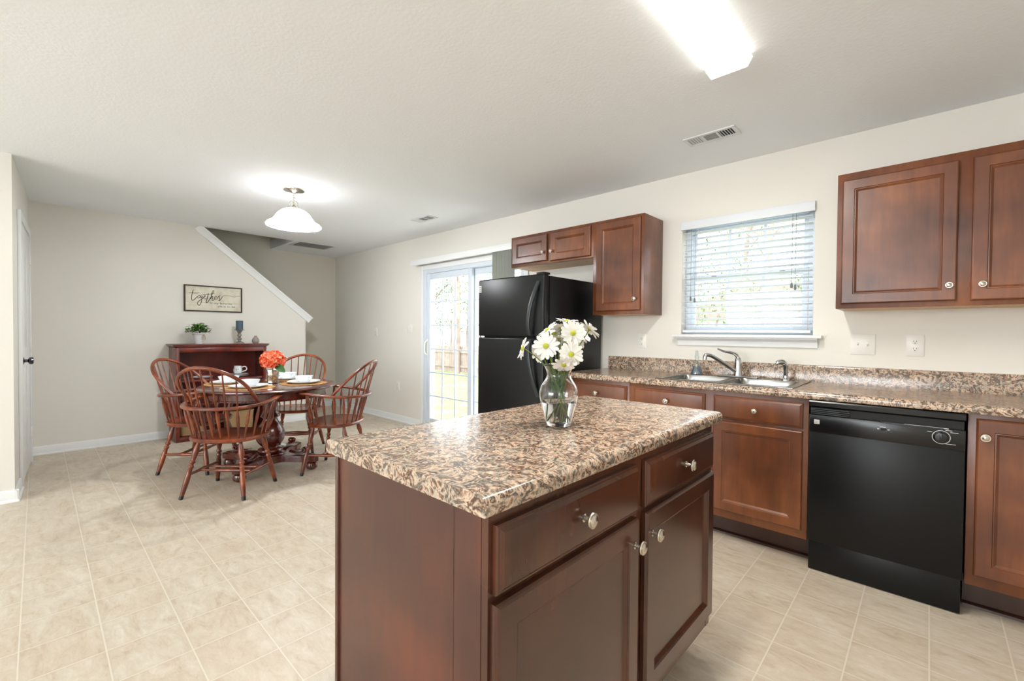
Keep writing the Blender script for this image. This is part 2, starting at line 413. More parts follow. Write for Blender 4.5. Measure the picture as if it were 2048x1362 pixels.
# unseen room behind the camera: walls with openings added to let light in
b = NB()
for lo, hi in (((NX-.12, 0), (-3.85, H)), ((-3.85, 0), (-.15, .6)), ((-3.85, 2.3), (-.15, H)), ((-.15, 0), (2.6, H))):
    box(b, (lo[0], Y0-.12, lo[1]), (hi[0], Y0, hi[1]))
struct('wall_back', b, M['wall'])
b = NB()
for lo, hi in (((Y0, 0), (-3.85, H)), ((-3.85, 0), (-2.15, .65)), ((-3.85, 2.25), (-2.15, H)), ((-2.15, 0), (-.5, H))):
    box(b, (2.6, lo[0], lo[1]), (2.72, hi[0], hi[1]))
box(b, (X1+.12, -.62, 0), (2.72, -.5, H))
struct('wall_living', b, M['wall'])
# baseboards
def baseboard(name, p0, p1, inward):
    p0, p1, nn = Vector(p0), Vector(p1), Vector(inward); d = (p1-p0)
    b = NB(); extrude(b, [(0, 0), (.026, 0), (.024, .012), (.014, .018), (.013, .070), (.008, .080), (0, .083)], p0, nn, (0, 0, 1), d.normalized(), d.length)
    return struct(name, b, M['trim'])
baseboard('baseboard_dining', (XF, FY, 0), (XF, 2.492, 0), (1, 0, 0))
baseboard('baseboard_stairs', (XB, 2.42, 0), (XB, W, 0), (1, 0, 0))
baseboard('baseboard_window', (XB, W, 0), (DX0-.055, W, 0), (0, -1, 0))
dv = Vector((XF-NX, FY-NY, 0)).normalized(); nn = Vector((-dv.y, dv.x, 0)); nn = nn if nn.y > 0 else -nn
lw = lambda s, off=0, z=0: Vector((NX, NY, z))+dv*s+nn*off      # point on the left wall, s from the near corner
baseboard('baseboard_left', lw(-.02), lw(.34), nn)
baseboard('baseboard_return', (NX, NY+.02, 0), (NX, Y0, 0), (1, 0, 0))
baseboard('baseboard_right', (X1, W-.64, 0), (X1, -.6, 0), (-1, 0, 0))

# closet door in the left wall (almost edge-on)
def lbox(bm, s0, s1, o0, o1, z0, z1, bev=0):
    m = Matrix((dv, nn, Vector((0, 0, 1)))).transposed().to_4x4(); m.translation = Vector((NX, NY, 0))
    box(bm, (s0, o0, z0), (s1, o1, z1), bev, m=m)
def sbox(name, s0, s1, o0, o1, z0, z1, m, parent=None, bev=0):
    bm = NB(); lbox(bm, s0, s1, o0, o1, z0, z1, bev); return obj(name, bm, m, parent)
d2 = struct('door_2', (lambda bm: (lbox(bm, .43, 1.25, .001, .012, .01, 2.03, .002), bm)[1])(NB()), M['trim'])
b = NB(); lbox(b, .345, .42, 0, .02, 0, 2.10, .003); lbox(b, 1.26, 1.335, 0, .02, 0, 2.10, .003); lbox(b, .42, 1.26, 0, .02, 2.035, 2.10, .003)
struct('door_casing', b, M['trim'], d2)
b = NB()
for z0, z1 in ((.2, .9), (1.05, 1.85)):
    for s0, s1 in ((.52, .79), (.87, 1.14)): lbox(b, s0, s1, .012, .016, z0, z1, .002)
struct('door_panel', b, M['trim'], d2)
for z in (.28, 1.05, 1.82):
    b = NB(); lbox(b, 1.235, 1.265, .008, .024, z-.045, z+.045, .002); obj('hinge', b, M['plastic'], d2)
kp = lw(.50, .012, .955); b = NB()
lathe(b, [(.028, 0), (.028, .006), (.012, .012), (.011, .028), (.026, .036), (.029, .048), (.024, .058), (.0, .062)], 20, axis_m(kp, nn)); obj('door_knob', b, M['bronze'], d2)

def rect_frame(bm, x0, x1, z0, z1, y0, y1, wl, wr, wt, wb, bev=.003):
    box(bm, (x0, y0, z0), (x0+wl, y1, z1), bev); box(bm, (x1-wr, y0, z0), (x1, y1, z1), bev)
    if wt: box(bm, (x0+wl-bev, y0+.0007, z1-wt), (x1-wr+bev, y1-.0007, z1-.0004), bev)
    if wb: box(bm, (x0+wl-bev, y0+.0007, z0+.0004), (x1-wr+bev, y1-.0007, z0+wb), bev)
    return bm
# ------------------------------------------------------------------ kitchen window
FYW = W+.075
w1 = struct('window_1', rect_frame(NB(), WX0, WX1, WZ0, WZ1, FYW, FYW+.05, .045, .045, .04, .035), M['vinyl'])
zm = 1.625
def sash(name, z0, z1, y):
    x0, x1 = WX0+.04, WX1-.04; bm = rect_frame(NB(), x0, x1, z0, z1, y, y+.03, .035, .035, .04, .035)
    o = obj(name, bm, M['vinyl'], w1)
    bm = NB(); iw = (x1-x0-.07)
    for k in (1, 2): xx = x0+.035+iw*k/3; box(bm, (xx-.010, y+.008, z0+.03), (xx+.010, y+.024, z1-.03))
    zz = (z0+z1)/2; box(bm, (x0+.03, y+.0088, zz-.010), (x1-.03, y+.0232, zz+.010))
    obj('muntins', bm, M['vinyl'], o)
    boxobj('pane', (x0+.03, y+.014, z0+.03), (x1-.03, y+.018, z1-.035), M['pane'], o)
    return o
sash('upper_sash', zm-.01, WZ1-.03, FYW+.028)
ls = sash('lower_sash', WZ0+.025, zm+.02, FYW-.004)
for x in (-1.16, -.72): boxobj('sash_lock', (x-.016, FYW-.02, zm-.006), (x+.016, FYW-.002, zm+.008), M['slot'], w1, .002)
# stool and apron
b = NB(); box(b, (-1.415, W-.075, 1.183), (-.478, W+.072, 1.2045), .006); stool = struct('window_sill', b, M['trim'])
b = NB(); extrude(b, [(0, 0), (.016, 0), (.022, .035), (.045, .052), (.045, .060), (0, .060)], (-1.39, W, 1.124), (0, -1, 0), (0, 0, 1), (1, 0, 0), .885); obj('window_apron', b, M['trim'], stool)
# faux wood blind
bl = thing('window_blind', 'white horizontal slat blind half open in the kitchen window above the sink', 'window blind', (-.95, W, WZ0))
b = NB(); box(b, (WX0-.004, W-.028, WZ1-.058), (WX1+.004, W-.014, WZ1+.004), .003); box(b, (WX0+.004, W-.014, WZ1-.045), (WX1-.004, W+.045, WZ1-.004)); obj('valance', b, M['blind'], bl)
b = NB(); z = WZ1-.082
nsl = 0
while z > WZ0+.05:
    box(b, (WX0+.012, -.025, -.0014), (WX1-.012, .025, .0014), m=T(0, W+.022, z) @ Matrix.Rotation(R(-7), 4, 'X')); z -= .0425; nsl += 1
obj('slats', b, M['blind'], bl)
boxobj('bottom_rail', (WX0+.012, W-.004, WZ0+.012), (WX1-.012, W+.048, WZ0+.032), M['blind'], bl, .004)
b = NB()
for x in (WX0+.12, -.955, WX1-.12):
    for y in (W-.003, W+.047): sweep(b, [(x, y, WZ0+.02), (x, y, WZ1-.05)], .0009, seg=5)
obj('ladder_cords', b, M['plastic'], bl)
for x, z in ((-.652, 1.53), (-.632, 1.517)):
    b = NB(); sweep(b, [(x, W-.012, z), (x, W-.012, WZ1-.05)], .0012, seg=5); lathe(b, [(.003, .012), (.0065, .006), (.0075, -.018), (.005, -.022)], 10, T(x, W-.012, z)); obj('pull_cord', b, M['vent_grey'], bl)
for x, z in ((-1.300, 1.475), (-1.27, 1.462)):
    b = NB(); sweep(b, [(x, W-.012, z), (x, W-.012, WZ1-.05)], .0012, seg=5); lathe(b, [(.003, .012), (.0065, .006), (.0075, -.018), (.005, -.022)], 10, T(x, W-.012, z)); obj('pull_cord', b, M['vent_grey'], bl)

# ------------------------------------------------------------------ sliding door
yd = W+.05
b = rect_frame(NB(), DX0, DX1, 0.001, DZ, W-.004, W+WT, .05, .05, .05, .04)
d1 = struct('door_1', b, M['vinyl'])
b = rect_frame(NB(), DX0-.055, DX1+.055, .0, DZ+.055, W-.016, W-.0005, .057, .057, .057, 0)
obj('door_casing', b, M['trim'], d1)
def slider(name, x0, x1, y):
    bm = rect_frame(NB(), x0, x1, .04, DZ-.05, y, y+.035, .065, .065, .07, .09, .004)
    o = obj(name, bm, M['vinyl'], d1); gx0, gx1, gz0, gz1 = x0+.06, x1-.06, .12, DZ-.11
    bm = NB()
    for k in (1, 2): xx = gx0+(gx1-gx0)*k/3; box(bm, (xx-.008, y+.010, gz0), (xx+.008, y+.026, gz1))
    for k in range(1, 6): zz = gz0+(gz1-gz0)*k/6; box(bm, (gx0, y+.0107, zz-.008), (gx1, y+.0253, zz+.008))
    obj('grille', bm, M['vinyl'], o)
    boxobj('pane', (gx0, y+.016, gz0), (gx1, y+.020, gz1), M['pane'], o)
    return o
s1 = slider('sliding_panel', DX0+.045, -3.775, W+.015)
s2 = slider('fixed_panel', -3.835, DX1-.045, W+.065)
b = NB(); sweep(b, smooth([(-4.60, W+.016, .92), (-4.60, W-.028, .945), (-4.60, W-.034, 1.01), (-4.60, W-.028, 1.075), (-4.60, W+.016, 1.10)], 5), .009, .008, 8); obj('door_handle', b, M['plastic'], s1)
boxobj('lock_plate', (-4.617, W+.008, .90), (-4.583, W+.017, 1.12), M['plastic'], s1, .003)
vb = thing('vertical_blind', 'grey-green vertical vane blind drawn to the right of the sliding door', 'vertical blind', (-3.2, W-.09, .03))
b = NB(); box(b, (-4.78, W-.125, 2.035), (-2.95, W-.115, 2.10), .003); box(b, (-4.78, W-.115, 2.09), (-2.95, W, 2.10)); box(b, (-4.78, W-.115, 2.05), (-4.772, W, 2.10)); box(b, (-2.958, W-.115, 2.05), (-2.95, W, 2.10)); obj('valance', b, M['trim'], vb)
boxobj('head_rail', (-4.74, W-.095, 2.045), (-2.99, W-.055, 2.075), M['trim'], vb)
for k in range(10):
    x = -3.30+.024*k
    b = NB(); box(b, (-.0008, -.044, .035), (.0008, .044, 2.045), m=T(x, W-.072, 0) @ Matrix.Rotation(R(-14+rnd.uniform(-5, 5)), 4, 'Z')); obj('vane', b, M['vblind'], vb)

# ------------------------------------------------------------------ ceiling registers and lamps
def register(name, label, x0, x1, y0, y1, kinds, cat='air vent'):
    t = thing(name, label, cat, ((x0+x1)/2, (y0+y1)/2, H-.008))
    b = NB(); fr = .022
    for lo, hi in (((x0, y0), (x1, y0+fr)), ((x0, y1-fr), (x1, y1)), ((x0, y0+fr), (x0+fr, y1-fr)), ((x1-fr, y0+fr), (x1, y1-fr))):
        box(b, (lo[0], lo[1], H-.007), (hi[0], hi[1], H), .002)
    n = len(kinds); w = (x1-x0-2*fr)/n
    for i in range(1, n): xx = x0+fr+w*i; box(b, (xx-.006, y0+fr, H-.007), (xx+.006, y1-fr, H))
    obj('frame', b, M['vent'], t)
    for i, k in enumerate(kinds):
        xa, xb = x0+fr+w*i+.006, x0+fr+w*(i+1)-.006
        boxobj('duct_backing', (xa, y0+fr, H-.002), (xb, y1-fr, H-.0005), M['vent_dark'], t)
        b = NB()
        if k == 'y':
            m = max(4, int((xb-xa)/.013))
            for j in range(m): x = xa+(j+.5)*(xb-xa)/m; box(b, (-.0045, y0+fr, -.0008), (.0045, y1-fr, .0008), m=T(x, 0, H-.0045) @ Matrix.Rotation(R(-38 if i == 0 else 38), 4, 'Y'))
        else:
            m = max(4, int((y1-y0-2*fr)/.012))
            for j in range(m): y = y0+fr+(j+.5)*(y1-y0-2*fr)/m; box(b, (xa, -.004, -.0008), (xb, .004, .0008), m=T(0, y, H-.0045) @ Matrix.Rotation(R(38), 4, 'X'))
        obj('louvers', b, M['vent'], t)
    return t
register('air_vent', 'white rectangular ceiling air vent above the kitchen counter with three louver sections', -1.135, -.835, 2.742, 2.878, 'yxy')
register('air_vent', 'small white ceiling air vent near the sliding door wall, beyond the refrigerator', -4.09, -3.78, 2.745, 2.885, 'yxy')
register('return_grille', 'wide grey slatted return air grille in the ceiling beside the stair opening', -6.19+.05, -6.19+.42, 2.40, 2.90, 'x', 'return air grille')
bpy.data.objects['return_grille'].location.x -= .38

lt = thing('fluorescent_ceiling_light', 'long glowing white wraparound fluorescent ceiling light over the island', 'ceiling light', (-.66, 1.47, H-.05))
xa, xb, ya, yb = -.750, -.580, .86, 2.085
b = NB(); extrude(b, [(xa, H), (xa-.006, H-.018), (xa+.012, H-.048), (xa+.03, H-.054), (xb-.03, H-.054), (xb-.012, H-.048), (xb+.006, H-.018), (xb, H)], (0, ya, 0), (1, 0, 0), (0, 0, 1), (0, 1, 0), yb-ya); obj('lens', b, M['tube'], lt)
o = area('fluorescent_light', ((xa+xb)/2, (ya+yb)/2, H-.057), (0, 0, 0), xb-xa-.05, yb-ya-.02, 27, (1, .95, .88)); o.parent = lt; o.location -= lt.location
for y in (ya-.014, yb):
    b = NB(); extrude(b, [(xa-.004, H), (xa-.010, H-.018), (xa+.010, H-.052), (xb-.010, H-.052), (xb+.010, H-.018), (xb+.004, H)], (0, y, 0), (1, 0, 0), (0, 0, 1), (0, 1, 0), .014); obj('end_cap', b, emit('end_cap_glow', (1, .98, .94, 1), 1.2), lt)

pc = V(-3.97, 1.503, 0)
pd = thing('pendant_lamp', 'lit frosted glass bell pendant lamp on a short chain over the dining table', 'pendant lamp', (pc.x, pc.y, 2.09))
b = NB(); lathe(b, [(.0, H-.034), (.012, H-.032), (.03, H-.022), (.062, H-.014), (.082, H-.010), (.084, H-.002), (.084, H)], 32, T(pc.x, pc.y, 0)); obj('canopy', b, M['nickel'], pd)
b = NB()
for k in range(5):
    z = H-.040-.019*k; a = R(90*(k % 2)+20)
    ring = [(pc.x+.007*math.cos(t)*math.cos(a), pc.y+.007*math.cos(t)*math.sin(a), z+.0125*math.sin(t)) for t in [i*math.pi/6 for i in range(12)]]
    sweep(b, ring, .0022, seg=6, closed=True)
obj('chain', b, M['nickel'], pd)
b = NB(); lathe(b, [(.0, 2.305), (.006, 2.302), (.007, 2.28), (.022, 2.268), (.042, 2.252), (.045, 2.244), (.03, 2.242)], 24, T(pc.x, pc.y, 0)); obj('shade_holder', b, M['nickel'], pd)
for k in range(3):
    a = R(120*k+30); f = lambda r, z: (pc.x+r*math.cos(a), pc.y+r*math.sin(a), z)
    b = NB(); sweep(b, smooth([f(.003, 2.300), f(.022, 2.308), f(.038, 2.290), f(.034, 2.270), f(.046, 2.256), f(.052, 2.240)], 5), .0032, seg=6); obj('scroll_arm', b, M['nickel'], pd)
b = NB(); pr = [(.046, 2.243), (.070, 2.240), (.100, 2.225), (.128, 2.200), (.150, 2.165), (.172, 2.138), (.205, 2.120), (.218, 2.104), (.214, 2.094)]
prof = [(r, z) for r, z in pr]+[(r-.006, z+.001) for r, z in reversed(pr)]
lathe(b, prof, 40, T(pc.x, pc.y, 0), caps=False); obj('shade', b, M['shade'], pd)
b = NB(); lathe(b, [(.0, 2.105), (.02, 2.109), (.030, 2.128), (.026, 2.152), (.014, 2.175), (.012, 2.20)], 20, T(pc.x, pc.y, 0)); obj('bulb', b, M['bulb'], pd)
pl = bpy.data.lights.new('pendant_light', 'POINT'); pl.energy = 56; pl.shadow_soft_size = .06; pl.color = (.96, .98, 1); o = bpy.data.objects.new('pendant_light', pl); C.objects.link(o); o.parent = pd; o.location = (0, 0, .015)

# ------------------------------------------------------------------ knobs and cabinets
def knob(parent, p, n, s=1.0, ov=1.25):
    b = NB(); m = axis_m(p, n)
    lathe(b, [(.0085*s, 0), (.0085*s, .002), (.0055*s, .004), (.0045*s, .014*s), (.008*s, .017*s)], 16, m)
    pr = [(.008, .016), (.0145, .018), (.0165, .021), (.0155, .0235), (.0125, .0235), (.0125, .0252), (.009, .0275), (.004, .0290), (.0, .0292)]
    lathe(b, [(r*s, z*s) for r, z in pr], 24, m); obj('knob', b, M['nickel'], parent, angle=25)
def front(parent, name, o, u, n, w, h, prof, m, kp=None, ks=1.0):
    b = NB(); panel(b, o, u, (0, 0, 1), n, w, h, prof); d = obj(name, b, m, parent, angle=20)
    if kp is not None: knob(d, Vector(o)+Vector(u)*kp[0]+Vector((0, 0, 1))*kp[1]+Vector(n)*(.020 if prof is SLAB else .020), n, ks)
    return d
ZC = .876                    # underside of the counters
YF = W-.61                   # base face frame
ZT = .138                    # underside of base face frame
def base_cab(label, x0, x1, drawers, doors, group='base cabinets under the window'):
    c = thing('base_cabinet', label, 'cabinet', ((x0+x1)/2, W-.3, 0), group)
    b = NB(); box(b, (x0, YF, ZT), (x1, YF+.02, ZC-.001), .0015); box(b, (x0+.001, YF+.02, ZT+.001), (x0+.016, W-.004, ZC-.002)); box(b, (x1-.016, YF+.02, ZT+.001), (x1-.001, W-.004, ZC-.002))
    box(b, (x0+.016, YF+.02, ZT+.002), (x1-.016, W-.004, ZT+.016)); box(b, (x0+.016, W-.012, ZT+.016), (x1-.016, W-.004, ZC-.002)); obj('body', b, M['cab'], c)
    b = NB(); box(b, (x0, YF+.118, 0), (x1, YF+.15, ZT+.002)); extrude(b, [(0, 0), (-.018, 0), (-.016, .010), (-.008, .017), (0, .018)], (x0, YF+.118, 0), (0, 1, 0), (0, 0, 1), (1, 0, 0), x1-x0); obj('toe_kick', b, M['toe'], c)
    for a, e, z0, z1 in drawers: front(c, 'drawer', (a, YF, z0), (1, 0, 0), (0, -1, 0), e-a, z1-z0, SLAB, M['cab'], ((e-a)/2, (z1-z0)*.5))
    for a, e, z0, z1, k in doors: front(c, 'door', (a, YF, z0), (1, 0, 0), (0, -1, 0), e-a, z1-z0, DOOR, M['cab'], k)
    return c
DZ0, DZ1, RZ0, RZ1 = .183, .703, .717, .849
base_cab('cherry base cabinet with one drawer right beside the black refrigerator', -1.975, -1.468, [(-1.945, -1.483, RZ0, RZ1)], [(-1.945, -1.483, DZ0, DZ1, (.43, .45))])
base_cab('wide cherry sink base cabinet left of the dishwasher', -1.468, -.446, [(-1.432, -.968, RZ0, RZ1), (-.919, -.470, RZ0, RZ1)], [(-1.432, -.968, DZ0, DZ1, (.435, .45)), (-.919, -.470, DZ0, DZ1, None)])
base_cab('narrow cherry base cabinet with one tall door right of the dishwasher', .129, .425, [], [(.154, .402, DZ0+.003, .856, (.026, .596))])
base_cab('cherry base cabinet at the right end of the window counter', .425, 1.38, [(.45, .89, RZ0, RZ1), (.915, 1.355, RZ0, RZ1)], [(.45, .89, DZ0, DZ1, (.41, .45)), (.915, 1.355, DZ0, DZ1, (.03, .45))])

# wall cabinets
YU = W-.308
def wall_cab(label, x0, x1, z0, z1, doors, group):
    c = thing('wall_cabinet', label, 'cabinet', ((x0+x1)/2, W-.15, z0), group)
    b = NB(); box(b, (x0, YU, z0), (x1, W, z1), .0015)
    obj('body', b, M['cab'], c)
    b = NB(); box(b, (x0+.018, YU+.02, z0-.0012), (x1-.018, W-.002, z0+.0004)); obj('bottom_panel', b, M['cab_under'], c)
    for a, e, q0, q1, k in doors: front(c, 'door', (a, YU, q0), (1, 0, 0), (0, -1, 0), e-a, q1-q0, DOOR, M['cab'], k, .9)
    return c
UZ0, UZ1, USZ = 1.352, 2.088, 1.810
wall_cab('short cherry wall cabinet with two small doors above the refrigerator', -2.858, -1.961, USZ, UZ1, [(-2.832, -2.424, USZ+.024, UZ1-.022, (.37, .075)), (-2.386, -1.980, USZ+.015, UZ1-.022, (.018, .082))], 'wall cabinets left of the window')
wall_cab('tall single door cherry wall cabinet left of the kitchen window', -1.961, -1.526, UZ0, UZ1, [(-1.925, -1.548, UZ0+.026, UZ1-.022, (.338, .085))], 'wall cabinets left of the window')
wall_cab('large two door cherry wall cabinet right of the kitchen window', -.381, .533, UZ0, UZ1, [(-.358, .094, UZ0+.024, UZ1-.040, (.425, .074)), (.140, .508, UZ0+.022, UZ1-.040, (.038, .074))], None)

# ------------------------------------------------------------------ counters
def nose(y):  # front roll profile in (y,z)
    return [(y+.03, .914), (y+.016, .914), (y+.007, .911), (y+.002, .905), (y, .896), (y, .880), (y+.002, .8765), (y+.03, .876)]
YC = YF-.025
SX0, SX1, SY0, SY1 = -1.285, -.545, 2.780, 3.205
b = NB(); cx0, cx1 = -1.985, 1.385
extrude(b, nose(YC), (cx0, 0, 0), (0, 1, 0), (0, 0, 1), (1, 0, 0), cx1-cx0)
for lo, hi in (((cx0, YC+.03), (cx1, SY0)), ((cx0, SY0), (SX0, SY1)), ((SX1, SY0), (cx1, SY1)), ((cx0, SY1), (cx1, W))):
    box(b, (lo[0], lo[1], .876), (hi[0], hi[1], .914))
ct = obj('countertop', b, M['laminate']); tag(ct, 'long brown granite-look laminate countertop along the window wall', 'countertop')
b = NB(); extrude(b, [(W, .9138), (W-.021, .9138), (W-.021, 1.005), (W-.017, 1.013), (W-.010, 1.016), (W, 1.016)], (cx0+.001, 0, 0), (0, 1, 0), (0, 0, 1), (1, 0, 0), cx1-cx0-.002)
obj('backsplash', b, M['laminate'], ct)

# island
ix0, ix1, iy0, iy1 = -1.182, -.556, .531, 1.745
bx0, bx1, by0, by1 = -1.168, -.576, .556, 1.690
isl = thing('island_cabinet', 'cherry kitchen island cabinet with two drawers and two doors', 'kitchen island', ((bx0+bx1)/2, (by0+by1)/2, 0))
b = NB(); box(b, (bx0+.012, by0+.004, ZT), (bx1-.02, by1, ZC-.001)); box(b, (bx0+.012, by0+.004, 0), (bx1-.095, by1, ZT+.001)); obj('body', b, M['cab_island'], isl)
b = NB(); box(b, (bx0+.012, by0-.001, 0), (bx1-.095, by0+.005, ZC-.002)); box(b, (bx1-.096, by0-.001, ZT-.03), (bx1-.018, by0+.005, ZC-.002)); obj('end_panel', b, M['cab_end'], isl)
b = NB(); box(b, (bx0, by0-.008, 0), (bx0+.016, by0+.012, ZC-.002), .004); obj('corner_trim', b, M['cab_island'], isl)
b = NB()
for lo, hi in (((by0, ZT), (by0+.036, ZC-.002)), ((1.105, ZT), (1.143, ZC-.002)), ((by1-.03, ZT), (by1, ZC-.002)), ((by0+.036, ZT), (by1-.03, ZT+.04)), ((by0+.036, ZC-.03), (by1-.03, ZC-.002)), ((by0+.036, .690), (by1-.03, .745))):
    e = 0 if hi[1]-lo[1] > .5 else .0008
    box(b, (bx1-.021+e, lo[0]-e, lo[1]+e), (bx1-e, hi[0]+e, hi[1]-e))
obj('face_frame', b, M['cab_island'], isl)
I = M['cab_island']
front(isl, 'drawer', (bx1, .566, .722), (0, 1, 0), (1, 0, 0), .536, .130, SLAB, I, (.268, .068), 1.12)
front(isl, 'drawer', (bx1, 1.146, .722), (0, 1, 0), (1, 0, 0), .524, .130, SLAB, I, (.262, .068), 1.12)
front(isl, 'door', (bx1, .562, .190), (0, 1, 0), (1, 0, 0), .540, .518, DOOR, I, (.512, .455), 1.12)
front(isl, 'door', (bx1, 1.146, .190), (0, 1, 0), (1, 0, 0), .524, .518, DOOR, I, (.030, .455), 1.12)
b = NB()
pr = [(.03, .914), (.016, .914), (.007, .911), (.002, .905), (0, .896), (0, .882), (.003, .8775), (.03, .8765)]
poly = [(ix0+a, z) for a, z in pr[:7]][::-1]+[(ix1-a, z) for a, z in pr[:7]]
poly = [(ix0+a, z) for a, z in pr[:7]]+[(ix1-a, z) for a, z in pr[:7]][::-1]
extrude(b, poly, (0, iy0, 0), (1, 0, 0), (0, 0, 1), (0, 1, 0), iy1-iy0)
tag(obj('island_countertop', b, M['laminate']), 'brown granite-look laminate top with rounded long edges on the kitchen island', 'countertop')

# ------------------------------------------------------------------ dishwasher
DW0, DW1 = -.440, .122; yw = YF-.028
dw = thing('dishwasher', 'black built-in dishwasher with a round dial under the window counter', 'dishwasher', ((DW0+DW1)/2, W-.3, 0))
boxobj('tub', (DW0+.01, YF+.01, .12), (DW1-.01, W-.05, ZC-.006), M['blackdeep'], dw)
b = NB(); box(b, (DW0, yw, .155), (DW1, YF+.008, .717), .004); obj('door', b, M['black'], dw)
b = NB(); box(b, (DW0, yw-.006, .712), (DW1, YF+.008, .802), .004); cp = obj('control_panel', b, M['blackglossy'], dw)
b = NB(); extrude(b, [(yw-.006, .872), (yw-.010, .866), (yw-.008, .846), (yw+.004, .838), (YF, .838), (YF, .872)], (DW0, 0, 0), (0, 1, 0), (0, 0, 1), (1, 0, 0), DW1-DW0); obj('top_rail', b, M['blackglossy'], dw)
boxobj('handle_recess', (DW0+.004, yw+.012, .800), (DW1-.004, YF+.004, .840), M['blackdeep'], dw)
b = NB()
for k in range(4): box(b, (DW0+.008, yw-.003, .8045+.0085*k), (DW0+.165, yw+.02, .8085+.0085*k), .001)
obj('vent_louvers', b, M['grey_handle'], dw)
boxobj('handle_lip', (-.16, yw-.010, .797), (.055, yw+.003, .8025), M['grey_handle'], dw, .001)
b = NB(); box(b, (-.075, yw-.0075, .8005), (.07, yw-.004, .8035)); obj('trim_strip', b, M['silver_print'], cp)
boxobj('toe_panel', (DW0+.004, yw+.014, .004), (DW1-.004, YF+.02, .157), M['black'], dw, .002)
dcx, dcz = .047, .763
b = NB(); lathe(b, [(.0, 0), (.026, 0), (.026, .004), (.021, .006), (.020, .016), (.0, .018)], 32, axis_m((dcx, yw-.006, dcz), (0, -1, 0))); box(b, (dcx-.0035, yw-.030, dcz-.020), (dcx+.0035, yw-.02, dcz+.020), .001); dial = obj('dial', b, M['blackglossy'], dw)
b = NB(); sweep(b, [(dcx+.0285*math.cos(a), yw-.0085, dcz+.0285*math.sin(a)) for a in [i*math.pi/18 for i in range(36)]], .0014, seg=6, closed=True); obj('dial_ring', b, M['silver_print'], dial)
for nm, lo, hi in (('dial_mark', (dcx+.012, .7935), (dcx+.034, .7955)), ('dial_mark', (dcx+.028, .786), (dcx+.053, .788)), ('dial_mark', (dcx-.045, .7815), (dcx-.029, .7835)), ('dial_mark', (dcx+.014, .735), (dcx+.046, .737)),
               ('latch_mark', (-.170, .7655), (-.162, .7690)), ('latch_mark', (-.132, .7655), (-.124, .7690)), ('latch_mark', (-.160, .776), (-.139, .779))):
    boxobj(nm, (lo[0], yw-.0068, lo[1]), (hi[0], yw-.0058, hi[1]), M['silver_print'], cp)
b = NB(); box(b, (-.157, yw-.011, .762), (-.137, yw-.004, .773), .002); obj('door_latch', b, M['blackdeep'], cp)
bd = boxobj('badge', (DW0+.022, yw-.0075, .755), (DW0+.045, yw-.005, .777), M['silver_print'], cp, .001)
b = NB()
for i, z in enumerate((.759, .764, .769)): box(b, (DW0+.025, yw-.0079, z), (DW0+.042-.004*(i % 2), yw-.0074, z+.002))
obj('badge_lettering', b, M['vent_grey'], bd)

# ------------------------------------------------------------------ refrigerator
FX0, FX1, FYF = -2.752, -2.048, 2.520
fr = thing('refrigerator', 'black top-freezer refrigerator left of the window counter', 'refrigerator', ((FX0+FX1)/2, 2.9, 0))
boxobj('body', (FX0+.004, FYF+.075, .02), (FX1-.004, W-.03, 1.630), M['black'], fr, .006)
b = NB(); box(b, (FX0, FYF, 1.176), (FX1, FYF+.062, 1.640), .012, 3); fd = obj('freezer_door', b, M['black'], fr)
b = NB(); box(b, (FX0, FYF, .085), (FX1, FYF+.062, 1.166), .012, 3); rd = obj('refrigerator_door', b, M['black'], fr)
boxobj('door_gasket', (FX0+.012, FYF+.06, .09), (FX1-.012, FYF+.078, 1.63), M['blackdeep'], fr)
b = NB(); box(b, (FX1-.09, FYF+.02, 1.640), (FX1-.02, FYF+.10, 1.656), .005); obj('hinge_cover', b, M['black'], fr)
boxobj('base_grille', (FX0+.01, FYF+.03, .0), (FX1-.01, FYF+.08, .082), M['blackdeep'], fr)
xh = FX1-.085
b = NB(); sweep(b, smooth([(xh+.035, FYF+.002, 1.585), (xh+.020, FYF-.030, 1.50), (xh-.005, FYF-.046, 1.40), (xh-.022, FYF-.050, 1.28), (xh-.024, FYF-.03, 1.20), (xh-.024, FYF+.002, 1.185)], 6), .016, .009, 10, upv=(0, 1, .01), power=4); obj('handle', b, M['grey_handle'], fd)
b = NB(); sweep(b, smooth([(xh-.022, FYF+.002, 1.158), (xh-.022, FYF-.030, 1.14), (xh-.020, FYF-.050, 1.06), (xh-.004, FYF-.048, .95), (xh+.020, FYF-.030, .83), (xh+.038, FYF+.002, .735)], 6), .016, .009, 10, upv=(0, 1, .01), power=4); obj('handle', b, M['grey_handle'], rd)
bd = boxobj('badge', (FX0+.012, FYF-.003, 1.535), (FX0+.042, FYF+.001, 1.592), M['silver_print'], fd, .001)
b = NB()
for z in (1.545, 1.560, 1.575): box(b, (FX0+.017, FYF-.0036, z), (FX0+.036, FYF-.0028, z+.007))
obj('badge_lettering', b, M['vent_grey'], bd)
boxobj('door_stop', (FX0+.004, FYF-.004, 1.163), (FX0+.022, FYF+.02, 1.180), M['plastic'], fr, .002)

